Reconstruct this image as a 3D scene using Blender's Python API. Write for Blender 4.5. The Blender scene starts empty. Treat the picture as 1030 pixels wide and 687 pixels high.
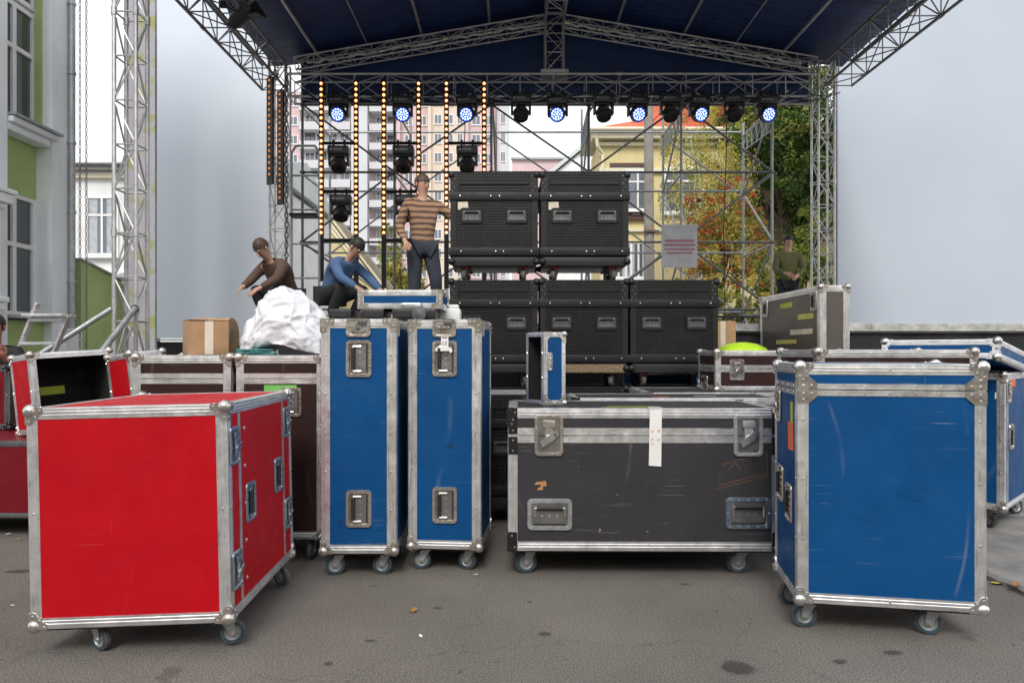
import bpy, bmesh, math, random
from mathutils import Vector, Matrix, noise
R = math.radians
random.seed(7)
scene = bpy.context.scene
col = scene.collection

# ---------------------------------------------------------------- camera, sky, sun, exposure
cam_d = bpy.data.cameras.new('camera')
cam = bpy.data.objects.new('camera', cam_d)
col.objects.link(cam)
cam.location = (0, 0, 1.3)
cam.rotation_euler = (R(90), 0, 0)
cam_d.lens = 24.0
cam_d.sensor_width = 36.0
cam_d.shift_y = 0.0092
cam_d.clip_start = 0.05
cam_d.clip_end = 2000
scene.camera = cam

SUN_EL, SUN_AZ = 46, 186          # azimuth clockwise from +Y: behind the camera, to the left
world = bpy.data.worlds.new('World')
scene.world = world
world.use_nodes = True
nt = world.node_tree
nt.nodes.clear()
wo = nt.nodes.new('ShaderNodeOutputWorld')
bg = nt.nodes.new('ShaderNodeBackground')
sky = nt.nodes.new('ShaderNodeTexSky')
sky.sky_type = 'NISHITA'
sky.sun_disc = False
sky.sun_elevation = R(SUN_EL)
sky.sun_rotation = R(SUN_AZ)
sky.air_density = 1.0
sky.dust_density = 3.0
sky.ozone_density = 1.0
# an overcast veil: the sky's colour washed out and its brightness evened with a pale cloud layer
hs = nt.nodes.new('ShaderNodeHueSaturation')
hs.inputs['Saturation'].default_value = 0.22
tc = nt.nodes.new('ShaderNodeTexCoord')
nz = nt.nodes.new('ShaderNodeTexNoise')
nz.inputs['Scale'].default_value = 1.6
nz.inputs['Detail'].default_value = 5
cr = nt.nodes.new('ShaderNodeValToRGB')
cr.color_ramp.elements[0].position = 0.3
cr.color_ramp.elements[0].color = (9.0, 9.3, 9.8, 1)
cr.color_ramp.elements[1].position = 0.75
cr.color_ramp.elements[1].color = (12.5, 12.6, 12.8, 1)
mx = nt.nodes.new('ShaderNodeMixRGB')
mx.inputs['Fac'].default_value = 0.72
nt.links.new(tc.outputs['Generated'], nz.inputs['Vector'])
nt.links.new(nz.outputs['Fac'], cr.inputs['Fac'])
nt.links.new(sky.outputs['Color'], hs.inputs['Color'])
nt.links.new(hs.outputs['Color'], mx.inputs['Color1'])
nt.links.new(cr.outputs['Color'], mx.inputs['Color2'])
nt.links.new(mx.outputs['Color'], bg.inputs['Color'])
bg.inputs['Strength'].default_value = 0.105
nt.links.new(bg.outputs['Background'], wo.inputs['Surface'])

sd = bpy.data.lights.new('sun', 'SUN')
sun = bpy.data.objects.new('sun', sd)
col.objects.link(sun)
sd.energy = 1.7
sd.angle = R(18)
sd.color = (1.0, 0.96, 0.9)
az, el = R(SUN_AZ), R(SUN_EL)
to_sun = Vector((math.sin(az) * math.cos(el), math.cos(az) * math.cos(el), math.sin(el)))
sun.rotation_euler = to_sun.to_track_quat('Z', 'Y').to_euler()
sun.location = (-4, -6, 12)

scene.view_settings.view_transform = 'Standard'
scene.view_settings.look = 'None'
scene.view_settings.exposure = 0.45
scene.view_settings.gamma = 1.0
scene.cycles.max_bounces = 8
scene.cycles.transparent_max_bounces = 12
scene.render.film_transparent = False

# ---------------------------------------------------------------- materials
M = {}
def new_mat(name):
    m = bpy.data.materials.new(name)
    m.use_nodes = True
    M[name] = m
    return m, m.node_tree, m.node_tree.nodes['Principled BSDF']
def N(t, kind, **kw):
    n = t.nodes.new(kind)
    for k, v in kw.items():
        if k in n.inputs: n.inputs[k].default_value = v
        else: setattr(n, k, v)
    return n
def coords(t, scale=(1, 1, 1), seed=True):
    tc = t.nodes.new('ShaderNodeTexCoord')
    mp = t.nodes.new('ShaderNodeMapping')
    mp.inputs['Scale'].default_value = scale
    t.links.new(tc.outputs['Object'], mp.inputs['Vector'])
    if seed:
        oi = t.nodes.new('ShaderNodeObjectInfo')
        ml = N(t, 'ShaderNodeMath', operation='MULTIPLY'); ml.inputs[1].default_value = 37.0
        cx = t.nodes.new('ShaderNodeCombineXYZ')
        t.links.new(oi.outputs['Random'], ml.inputs[0])
        for i in range(3): t.links.new(ml.outputs[0], cx.inputs[i])
        t.links.new(cx.outputs[0], mp.inputs['Location'])
    return mp
def ramp(t, fac, p0, c0, p1, c1):
    r = t.nodes.new('ShaderNodeValToRGB')
    r.color_ramp.elements[0].position = p0; r.color_ramp.elements[0].color = c0
    r.color_ramp.elements[1].position = p1; r.color_ramp.elements[1].color = c1
    t.links.new(fac, r.inputs['Fac'])
    return r
def mix(t, fac, a, b, mode='MIX'):
    m = t.nodes.new('ShaderNodeMixRGB'); m.blend_type = mode
    for s, v in (('Fac', fac), ('Color1', a), ('Color2', b)):
        if hasattr(v, 'is_output'): t.links.new(v, m.inputs[s])
        elif isinstance(v, (int, float)): m.inputs[s].default_value = v
        else: m.inputs[s].default_value = (*v[:3], 1)
    return m.outputs['Color']
def noise_fac(t, mp, scale, detail=4, rough=0.55):
    n = N(t, 'ShaderNodeTexNoise', Scale=scale, Detail=detail, Roughness=rough)
    t.links.new(mp.outputs[0], n.inputs['Vector'])
    return n.outputs['Fac']
def bump(t, b, fac, strength, dist=0.01):
    n = N(t, 'ShaderNodeBump', Strength=strength, Distance=dist)
    t.links.new(fac, n.inputs['Height'])
    t.links.new(n.outputs[0], b.inputs['Normal'])
W0, B0 = (1, 1, 1, 1), (0, 0, 0, 1)

def simple(name, c, rough=0.5, metal=0.0, var=0.15, vscale=6.0, bmp=0.0, bscale=60.0, spec=0.5):
    m, t, b = new_mat(name)
    mp = coords(t)
    f = noise_fac(t, mp, vscale)
    lo = tuple(x * (1 - var) for x in c); hi = tuple(min(1, x * (1 + var)) for x in c)
    r = ramp(t, f, 0.3, (*lo, 1), 0.7, (*hi, 1))
    cc = r.outputs[0]
    if 'render' in name:   # rain streaks and grime on rendered walls
        g1 = ramp(t, noise_fac(t, coords(t, (5, 5, .35)), 1.0, 5, .65), 0.5, B0, 0.75, W0).outputs[0]
        g2 = ramp(t, noise_fac(t, mp, 1.1, 5, .7), 0.52, B0, 0.72, W0).outputs[0]
        cc = mix(t, mix(t, 1.0, mix(t, 1.0, g1, g2, 'ADD'), (0.20,) * 3, 'MULTIPLY'), cc, tuple(x * .55 for x in c))
    t.links.new(cc, b.inputs['Base Color'])
    b.inputs['Roughness'].default_value = rough
    b.inputs['Metallic'].default_value = metal
    b.inputs['Specular IOR Level'].default_value = spec
    if bmp: bump(t, b, noise_fac(t, mp, bscale), bmp)
    return m

def panel(name, c, rough=0.42, scr=0.5, dark=0.6, spec=0.4, grain=0.08):
    """painted / laminated plywood with scratches, rubs and scuff marks"""
    m, t, b = new_mat(name)
    base = coords(t)
    v = ramp(t, noise_fac(t, base, 3.0, 5), 0.25, (*[x * 0.86 for x in c], 1), 0.75, (*[min(1, x * 1.1 + 0.002) for x in c], 1)).outputs[0]
    # fine light scratches along the panel
    h = coords(t, (2.0, 2.0, 70))
    s1 = ramp(t, noise_fac(t, h, 1.6, 3), 0.64, B0, 0.70, W0).outputs[0]
    h2 = coords(t, (40, 40, 2.2))
    s2 = ramp(t, noise_fac(t, h2, 1.1, 2), 0.70, B0, 0.74, W0).outputs[0]
    area = ramp(t, noise_fac(t, base, 4.0, 2), 0.50, B0, 0.64, W0).outputs[0]
    s = mix(t, 1.0, mix(t, 1.0, s1, s2, 'ADD'), area, 'MULTIPLY')
    f = mix(t, 1.0, s, (scr * 0.55,) * 3, 'MULTIPLY')
    light = tuple(min(1, x * 0.6 + 0.18) for x in c)
    v = mix(t, f, v, light)
    # dark scuffs
    h3 = coords(t, (6, 6, 42))
    d = ramp(t, noise_fac(t, h3, 1.0, 4, 0.7), 0.59, B0, 0.70, W0).outputs[0]
    a2 = ramp(t, noise_fac(t, base, 4.5, 2), 0.53, B0, 0.63, W0).outputs[0]
    d = mix(t, 1.0, mix(t, 1.0, d, a2, 'MULTIPLY'), (dark,) * 3, 'MULTIPLY')
    v = mix(t, d, v, tuple(x * 0.18 + 0.008 for x in c))
    # curved light rub marks
    wv = N(t, 'ShaderNodeTexWave', Scale=0.55, Distortion=9.0, Detail=2.0)
    wv.inputs['Detail Scale'].default_value = 0.7
    t.links.new(base.outputs[0], wv.inputs['Vector'])
    w = ramp(t, wv.outputs['Fac'], 0.996, B0, 0.9999, W0).outputs[0]
    a3 = ramp(t, noise_fac(t, base, 2.6, 2), 0.52, B0, 0.66, W0).outputs[0]
    w = mix(t, 1.0, mix(t, 1.0, w, a3, 'MULTIPLY'), (scr * 0.35,) * 3, 'MULTIPLY')
    v = mix(t, w, v, light)
    # dust
    dd = ramp(t, noise_fac(t, base, 190, 2), 0.70, B0, 0.78, W0).outputs[0]
    v = mix(t, mix(t, 1.0, dd, (0.07,) * 3, 'MULTIPLY'), v, (0.3, 0.29, 0.28))
    t.links.new(v, b.inputs['Base Color'])
    rr = ramp(t, noise_fac(t, base, 8, 4), 0.3, (rough - .08,) * 3 + (1,), 0.7, (rough + .14,) * 3 + (1,))
    t.links.new(rr.outputs[0], b.inputs['Roughness'])
    b.inputs['Specular IOR Level'].default_value = spec
    bump(t, b, noise_fac(t, base, 160, 2), grain, 0.004)
    return m

def metal(name, c, rough=0.38, dirt=0.5, stretch=(9, 9, 9), metal_=0.85, gscale=1.0):
    m, t, b = new_mat(name)
    base = coords(t)
    v = ramp(t, noise_fac(t, base, 7 * gscale, 6, .65), 0.3, (*[x * 0.72 for x in c], 1), 0.72, (*[min(1, x * 1.1) for x in c], 1)).outputs[0]
    n1 = coords(t, stretch)
    g = ramp(t, noise_fac(t, n1, 2.4, 5, .7), 0.56, B0, 0.72, W0).outputs[0]
    g = mix(t, 1.0, g, (dirt,) * 3, 'MULTIPLY')
    v = mix(t, g, v, tuple(x * 0.16 for x in c))
    sp = ramp(t, noise_fac(t, base, 42 * gscale, 3, .6), 0.66, B0, 0.76, W0).outputs[0]
    v = mix(t, mix(t, 1.0, sp, (dirt * 0.8,) * 3, 'MULTIPLY'), v, tuple(x * 0.25 for x in c))
    t.links.new(v, b.inputs['Base Color'])
    b.inputs['Metallic'].default_value = metal_
    rr = ramp(t, noise_fac(t, base, 18, 5, .7), 0.3, (rough - .1,) * 3 + (1,), 0.75, (rough + .18,) * 3 + (1,))
    t.links.new(rr.outputs[0], b.inputs['Roughness'])
    bump(t, b, noise_fac(t, base, 45, 5), 0.14, 0.003)
    return m

panel('red_panel', (0.43, 0.002, 0.008), 0.46, 0.3, 1.0, 0.18)
panel('dark_red_panel', (0.15, 0.003, 0.010), 0.42, 0.3, 0.6, 0.25)
panel('blue_panel', (0.0006, 0.060, 0.195), 0.44, 1.0, 1.0, 0.22)
panel('brown_panel', (0.030, 0.013, 0.012), 0.5, 0.5, 0.3, 0.2)
panel('charcoal_panel', (0.036, 0.035, 0.039), 0.6, 0.8, 0.4, 0.2)
panel('grey_brown_panel', (0.10, 0.085, 0.075), 0.3, 0.4, 0.4)
metal('aluminium', (0.88, 0.88, 0.89), 0.35, 0.8, (2.0, 2.0, 34), 0.88)
metal('aluminium_upright', (0.88, 0.88, 0.89), 0.35, 0.8, (34, 34, 2.0), 0.88)
metal('truss_backlit', (0.26, 0.25, 0.25), 0.45, 0.4, metal_=0.7)  # truss aluminium with the backlit shade of the eaves put into its colour
metal('zinc', (0.66, 0.61, 0.57), 0.26, 0.4, metal_=0.9)
metal('zinc_blue', (0.42, 0.50, 0.60), 0.3, 0.4, metal_=0.9)
metal('black_metal', (0.015, 0.015, 0.016), 0.45, 0.3, metal_=0.3)
metal('dark_steel', (0.17, 0.17, 0.18), 0.45, 0.4, metal_=0.8)
metal('chrome', (0.78, 0.77, 0.76), 0.22, 0.25, metal_=0.95)
metal('truss_aluminium', (0.62, 0.62, 0.62), 0.42, 0.35, metal_=0.75)
metal('galvanised', (0.42, 0.44, 0.45), 0.5, 0.3, metal_=0.7)
metal('truss_dark', (0.10, 0.10, 0.105), 0.5, 0.3, metal_=0.6)
metal('shaded_dish_steel', (0.34, 0.33, 0.32), 0.35, 0.3, metal_=0.85)  # darkened colour stands in for the shade of a sunken dish
simple('rubber_black', (0.015, 0.015, 0.016), 0.6)
simple('rubber_blue', (0.03, 0.06, 0.085), 0.55, var=0.3, vscale=20)
simple('tyre_grey', (0.085, 0.075, 0.068), 0.8, var=0.3, vscale=25)
simple('foam_black', (0.010, 0.010, 0.011), 0.95, var=0.4, vscale=14, bmp=0.3, bscale=120)
simple('plastic_black', (0.018, 0.018, 0.02), 0.4)
simple('cardboard', (0.36, 0.22, 0.12), 0.85, var=0.12, vscale=9, bmp=0.05)
simple('chipboard', (0.20, 0.145, 0.09), 0.9, var=0.45, vscale=60)
simple('label_paper', (0.62, 0.55, 0.45), 0.8)
simple('tape_white', (0.75, 0.74, 0.72), 0.6, var=0.06)
simple('sticker_green', (0.16, 0.45, 0.10), 0.6)
simple('sticker_lime', (0.42, 0.52, 0.05), 0.6)
simple('sticker_yellow', (0.55, 0.50, 0.12), 0.6)
simple('sticker_orange', (0.75, 0.14, 0.04), 0.6)
simple('red_ink', (0.6, 0.03, 0.03), 0.6)
simple('brown_ink', (0.30, 0.12, 0.05), 0.7)
simple('black_ink', (0.02, 0.02, 0.02), 0.7)
simple('lime_plastic', (0.40, 0.62, 0.02), 0.4)
simple('teal_rope', (0.05, 0.20, 0.20), 0.8, var=0.4, vscale=60)
simple('skin', (0.48, 0.27, 0.19), 0.55, var=0.08)
simple('skin_tan', (0.40, 0.17, 0.12), 0.55, var=0.08)
simple('hair_brown', (0.07, 0.04, 0.025), 0.6, var=0.4, vscale=60)
simple('hair_dark', (0.02, 0.015, 0.012), 0.6, var=0.4, vscale=60)
simple('eye_white', (0.7, 0.7, 0.68), 0.3)
simple('lip', (0.36, 0.12, 0.10), 0.5)
simple('denim_dark', (0.03, 0.035, 0.05), 0.9, bmp=0.2, bscale=25)
simple('cloth_black', (0.014, 0.015, 0.018), 0.85, bmp=0.3, bscale=18)
simple('cloth_olive', (0.12, 0.12, 0.05), 0.9, bmp=0.3, bscale=18)
simple('cloth_blue', (0.07, 0.13, 0.26), 0.9, bmp=0.3, bscale=18)
simple('cloth_tan', (0.40, 0.25, 0.15), 0.9, bmp=0.3, bscale=18)
simple('cloth_brown', (0.10, 0.06, 0.045), 0.9, bmp=0.3, bscale=18)
simple('sticker_red', (0.35, 0.03, 0.02), 0.5)
simple('cloth_grey', (0.16, 0.16, 0.17), 0.9, bmp=0.3, bscale=18)
simple('white_render', (0.74, 0.75, 0.75), 0.9, var=0.05, vscale=2, bmp=0.1, bscale=30)
simple('pale_blue_render', (0.83, 0.87, 0.90), 0.9, var=0.06, vscale=1.5, bmp=0.15, bscale=35)
simple('green_render', (0.38, 0.49, 0.20), 0.9, var=0.10, vscale=2.5, bmp=0.15, bscale=35)
simple('cream_render', (0.66, 0.56, 0.30), 0.9, var=0.06, vscale=1.5)
simple('cream_trim', (0.72, 0.67, 0.50), 0.9, var=0.04)
simple('pink_render', (0.60, 0.45, 0.45), 0.9, var=0.05, vscale=0.3)
simple('beige_render', (0.66, 0.56, 0.46), 0.9, var=0.05, vscale=0.3)
simple('grey_render', (0.56, 0.57, 0.59), 0.9, var=0.05, vscale=0.3)
simple('balcony_white', (0.55, 0.55, 0.57), 0.8, var=0.05, vscale=0.5)
simple('red_roof', (0.50, 0.11, 0.05), 0.7, var=0.25, vscale=1.5)
simple('metal_roof', (0.50, 0.56, 0.56), 0.5, var=0.1, vscale=1)
simple('window_white', (0.78, 0.78, 0.77), 0.5, var=0.04)
simple('window_brown', (0.10, 0.045, 0.03), 0.6)
simple('window_grey', (0.32, 0.34, 0.36), 0.5)
simple('curtain', (0.42, 0.45, 0.48), 0.9, var=0.2, vscale=8)
simple('concrete_pole', (0.27, 0.25, 0.22), 0.9, var=0.15, vscale=3, bmp=0.2)
simple('bark', (0.09, 0.065, 0.045), 0.95, var=0.3, vscale=10, bmp=0.4, bscale=20)
simple('birch_bark', (0.45, 0.43, 0.38), 0.9, var=0.4, vscale=8)
simple('stage_deck', (0.25, 0.25, 0.25), 0.8)
simple('kerb_concrete', (0.17, 0.165, 0.16), 0.9, var=0.3, vscale=5, bmp=0.35, bscale=40)
simple('leaf_dry', (0.30, 0.13, 0.03), 0.8)
simple('leaf_yellow', (0.42, 0.36, 0.06), 0.8)
simple('paper_pale', (0.50, 0.50, 0.52), 0.8, var=0.1)
simple('sign_red', (0.40, 0.20, 0.25), 0.8)
simple('wood_grey', (0.22, 0.19, 0.15), 0.85)

def glass(name, c, rough=0.04):
    m, t, b = new_mat(name)
    b.inputs['Base Color'].default_value = (*c, 1)
    b.inputs['Roughness'].default_value = rough
    b.inputs['Specular IOR Level'].default_value = 0.9
    b.inputs['Coat Weight'].default_value = 1.0
    b.inputs['Coat Roughness'].default_value = 0.02
    mp = coords(t)
    bump(t, b, noise_fac(t, mp, 1.6, 2), 0.05, 0.05)
glass('window_glass', (0.035, 0.045, 0.055))
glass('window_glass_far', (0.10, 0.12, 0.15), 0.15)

# screens: pale blue-grey vinyl
m, t, b = new_mat('screen_vinyl')
mp = coords(t)
r_ = ramp(t, noise_fac(t, mp, 0.5, 3), 0.3, (0.62, 0.67, 0.735, 1), 0.7, (0.65, 0.70, 0.765, 1))
t.links.new(r_.outputs[0], b.inputs['Base Color'])
b.inputs['Roughness'].default_value = 0.8
b.inputs['Specular IOR Level'].default_value = 0.2
bump(t, b, noise_fac(t, mp, 1.4, 3), 0.12, 0.05)

m2 = m.copy(); M['screen_vinyl_grey'] = m2
for n_ in m2.node_tree.nodes:
    if n_.type == 'VALTORGB':
        n_.color_ramp.elements[0].color = (0.44, 0.49, 0.56, 1); n_.color_ramp.elements[1].color = (0.47, 0.52, 0.59, 1)
# printed banner beside the tower: mauve with yellow-green rings
m, t, b = new_mat('banner_print')
mp = coords(t)
f_ = ramp(t, noise_fac(t, mp, 2.6, 3, .6), 0.54, B0, 0.62, W0).outputs[0]
t.links.new(mix(t, f_, (0.60, 0.57, 0.63), (0.50, 0.52, 0.22)), b.inputs['Base Color'])
b.inputs['Roughness'].default_value = 0.8

# black mesh-embossed laminate
m, t, b = new_mat('black_hex_laminate')
mp = coords(t)
vo = N(t, 'ShaderNodeTexVoronoi', Scale=40.0, Randomness=0.08)
t.links.new(mp.outputs[0], vo.inputs['Vector'])
r1 = ramp(t, vo.outputs['Distance'], 0.18, (0.016, 0.016, 0.018, 1), 0.5, (0.002, 0.002, 0.002, 1)).outputs[0]
du = ramp(t, noise_fac(t, mp, 5, 5, .7), 0.45, B0, 0.75, W0).outputs[0]
r1 = mix(t, mix(t, 1.0, du, (0.05,) * 3, 'MULTIPLY'), r1, (0.14, 0.13, 0.12))
t.links.new(r1, b.inputs['Base Color'])
b.inputs['Roughness'].default_value = 0.5
b.inputs['Specular IOR Level'].default_value = 0.3
bump(t, b, vo.outputs['Distance'], 0.6, 0.006)

# asphalt
m, t, b = new_mat('asphalt')
mp = coords(t, seed=False)
v = ramp(t, noise_fac(t, mp, 0.9, 6, .6), 0.3, (0.142, 0.129, 0.118, 1), 0.72, (0.215, 0.196, 0.180, 1)).outputs[0]
fine = ramp(t, noise_fac(t, mp, 140, 3, .7), 0.38, (0.40, 0.40, 0.40, 1), 0.64, (1.62, 1.59, 1.54, 1)).outputs[0]
v = mix(t, 1.0, v, fine, 'MULTIPLY')
vo = N(t, 'ShaderNodeTexVoronoi', Scale=95.0)
t.links.new(mp.outputs[0], vo.inputs['Vector'])
ch = ramp(t, vo.outputs['Distance'], 0.10, W0, 0.19, B0).outputs[0]
sel = ramp(t, noise_fac(t, mp, 37, 2), 0.55, B0, 0.6, W0).outputs[0]
ch = mix(t, 1.0, ch, sel, 'MULTIPLY')
v = mix(t, mix(t, 1.0, ch, (0.8,) * 3, 'MULTIPLY'), v, (0.36, 0.33, 0.29))
st = ramp(t, noise_fac(t, mp, 3.1, 3, .5), 0.66, B0, 0.72, W0).outputs[0]
v = mix(t, mix(t, 1.0, st, (0.45,) * 3, 'MULTIPLY'), v, (0.045, 0.041, 0.038))
st = ramp(t, noise_fac(t, mp, 11.0, 3, .5), 0.70, B0, 0.74, W0).outputs[0]
v = mix(t, mix(t, 1.0, st, (0.5,) * 3, 'MULTIPLY'), v, (0.045, 0.041, 0.038))
# a worn lighter track and cracks
cz = N(t, 'ShaderNodeTexVoronoi', Scale=0.55); cz.feature = 'DISTANCE_TO_EDGE'
dm = t.nodes.new('ShaderNodeVectorMath'); dm.operation = 'ADD'
nn = N(t, 'ShaderNodeTexNoise', Scale=3.0, Detail=4); t.links.new(mp.outputs[0], nn.inputs['Vector'])
sc_ = t.nodes.new('ShaderNodeVectorMath'); sc_.operation = 'SCALE'; sc_.inputs['Scale'].default_value = 0.5
t.links.new(nn.outputs['Color'], sc_.inputs[0]); t.links.new(mp.outputs[0], dm.inputs[0]); t.links.new(sc_.outputs[0], dm.inputs[1])
t.links.new(dm.outputs[0], cz.inputs['Vector'])
cf = ramp(t, cz.outputs['Distance'], 0.0, (0.30, .30, .30, 1), 0.004, B0).outputs[0]
v = mix(t, cf, v, (0.035, 0.032, 0.03))
t.links.new(v, b.inputs['Base Color'])
b.inputs['Roughness'].default_value = 0.82
bump(t, b, noise_fac(t, mp, 110, 4, .75), 1.0, 0.012)
m, t, b = new_mat('oil_stain')
mp = coords(t, seed=False)
ln = t.nodes.new('ShaderNodeVectorMath'); ln.operation = 'LENGTH'; t.links.new(mp.outputs[0], ln.inputs[0])
mps = coords(t); ns = noise_fac(t, mps, 1.6, 5, .6)
ad = N(t, 'ShaderNodeMath', operation='ADD'); t.links.new(ln.outputs['Value'], ad.inputs[0]); t.links.new(ns, ad.inputs[1])
al = ramp(t, ad.outputs[0], 1.05 * .5 + .55, (0.45, .45, .45, 1), 1.45, B0)
al.color_ramp.elements[0].position = 0.98; al.color_ramp.elements[1].position = 1.0
dv = N(t, 'ShaderNodeMath', operation='MULTIPLY'); dv.inputs[1].default_value = 0.72; t.links.new(ad.outputs[0], dv.inputs[0]); t.links.new(dv.outputs[0], al.inputs['Fac'])
al.color_ramp.elements[0].position = 0.76; al.color_ramp.elements[1].position = 0.92
t.links.new(al.outputs[0], b.inputs['Alpha'])
b.inputs['Base Color'].default_value = (0.035, 0.031, 0.029, 1); b.inputs['Roughness'].default_value = 0.6

# roof tarpaulin: deep navy with creases
m, t, b = new_mat('tarpaulin_navy')
mp = coords(t, (0.6, 3.0, 0.6))
v = ramp(t, noise_fac(t, mp, 1.4, 6, .65), 0.3, (0.008, 0.020, 0.085, 1), 0.75, (0.018, 0.045, 0.16, 1)).outputs[0]
t.links.new(v, b.inputs['Base Color'])
b.inputs['Roughness'].default_value = 0.42
bump(t, b, noise_fac(t, mp, 3.0, 6, .7), 0.8, 0.05)

# plastic sheeting
m, t, b = new_mat('plastic_sheet')
b.inputs['Base Color'].default_value = (0.72, 0.74, 0.77, 1)
b.inputs['Coat Weight'].default_value = 0.5
b.inputs['Roughness'].default_value = 0.28
b.inputs['Subsurface Weight'].default_value = 0.3; b.inputs['Subsurface Radius'].default_value = (.05, .05, .05)
mp = coords(t)
bump(t, b, noise_fac(t, mp, 6, 5, .6), 0.5, 0.03)

def emit(name, c, s):
    m, t, b = new_mat(name)
    b.inputs['Base Color'].default_value = (*[x * .3 for x in c], 1)
    b.inputs['Emission Color'].default_value = (*c, 1)
    b.inputs['Emission Strength'].default_value = s
emit('bulb_orange', (1.0, 0.27, 0.03), 1.7)
emit('bulb_core', (1.0, 0.74, 0.42), 3.0)
emit('bulb_dim', (1.0, 0.34, 0.05), 0.45)
emit('beam_white', (0.62, 0.76, 1.0), 3.0)
emit('beam_blue', (0.03, 0.10, 1.0), 1.3)
simple('lens_dark', (0.01, 0.01, 0.012), 0.1)

def leafm(name, c):
    m, t, b = new_mat(name)
    mp = coords(t)
    f = noise_fac(t, mp, 1.3, 4)
    r = ramp(t, f, 0.3, (*[x * .75 for x in c], 1), 0.7, (*[x * 1.25 for x in c], 1))
    t.links.new(r.outputs[0], b.inputs['Base Color'])
    b.inputs['Roughness'].default_value = 0.6
    b.inputs['Specular IOR Level'].default_value = 0.25
    tr = t.nodes.new('ShaderNodeBsdfTranslucent'); t.links.new(r.outputs[0], tr.inputs['Color'])
    ms = t.nodes.new('ShaderNodeMixShader'); ms.inputs[0].default_value = 0.35
    out = t.nodes['Material Output']
    t.links.new(b.outputs[0], ms.inputs[1]); t.links.new(tr.outputs[0], ms.inputs[2]); t.links.new(ms.outputs[0], out.inputs['Surface'])
leafm('leaf_dark_green', (0.055, 0.10, 0.025))
leafm('leaf_green', (0.13, 0.20, 0.035))
leafm('leaf_lime', (0.36, 0.38, 0.07))
leafm('leaf_gold', (0.56, 0.44, 0.11))
leafm('leaf_orange', (0.46, 0.20, 0.04))
simple('sticker_rust', (0.48, 0.22, 0.09), 0.8, var=.3, vscale=30)
m, t, b = new_mat('cloth_striped')
tc_ = t.nodes.new('ShaderNodeTexCoord'); sx_ = t.nodes.new('ShaderNodeSeparateXYZ'); t.links.new(tc_.outputs['Object'], sx_.inputs[0])
nn = N(t, 'ShaderNodeTexNoise', Scale=5.0); t.links.new(tc_.outputs['Object'], nn.inputs['Vector'])
m1 = N(t, 'ShaderNodeMath', operation='MULTIPLY_ADD'); m1.inputs[1].default_value = 0.06; t.links.new(nn.outputs['Fac'], m1.inputs[0]); t.links.new(sx_.outputs['Z'], m1.inputs[2])
m2_ = N(t, 'ShaderNodeMath', operation='MULTIPLY'); m2_.inputs[1].default_value = 95.0; t.links.new(m1.outputs[0], m2_.inputs[0])
m3 = N(t, 'ShaderNodeMath', operation='SINE'); t.links.new(m2_.outputs[0], m3.inputs[0])
rr_ = ramp(t, m3.outputs[0], 0.0, (0.34, 0.20, 0.12, 1), 0.35, (0.10, 0.06, 0.045, 1)); t.links.new(rr_.outputs[0], b.inputs['Base Color']); b.inputs['Roughness'].default_value = 0.9
leafm('berry_red', (0.50, 0.095, 0.02))
leafm('leaf_olive', (0.24, 0.26, 0.06))

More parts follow.
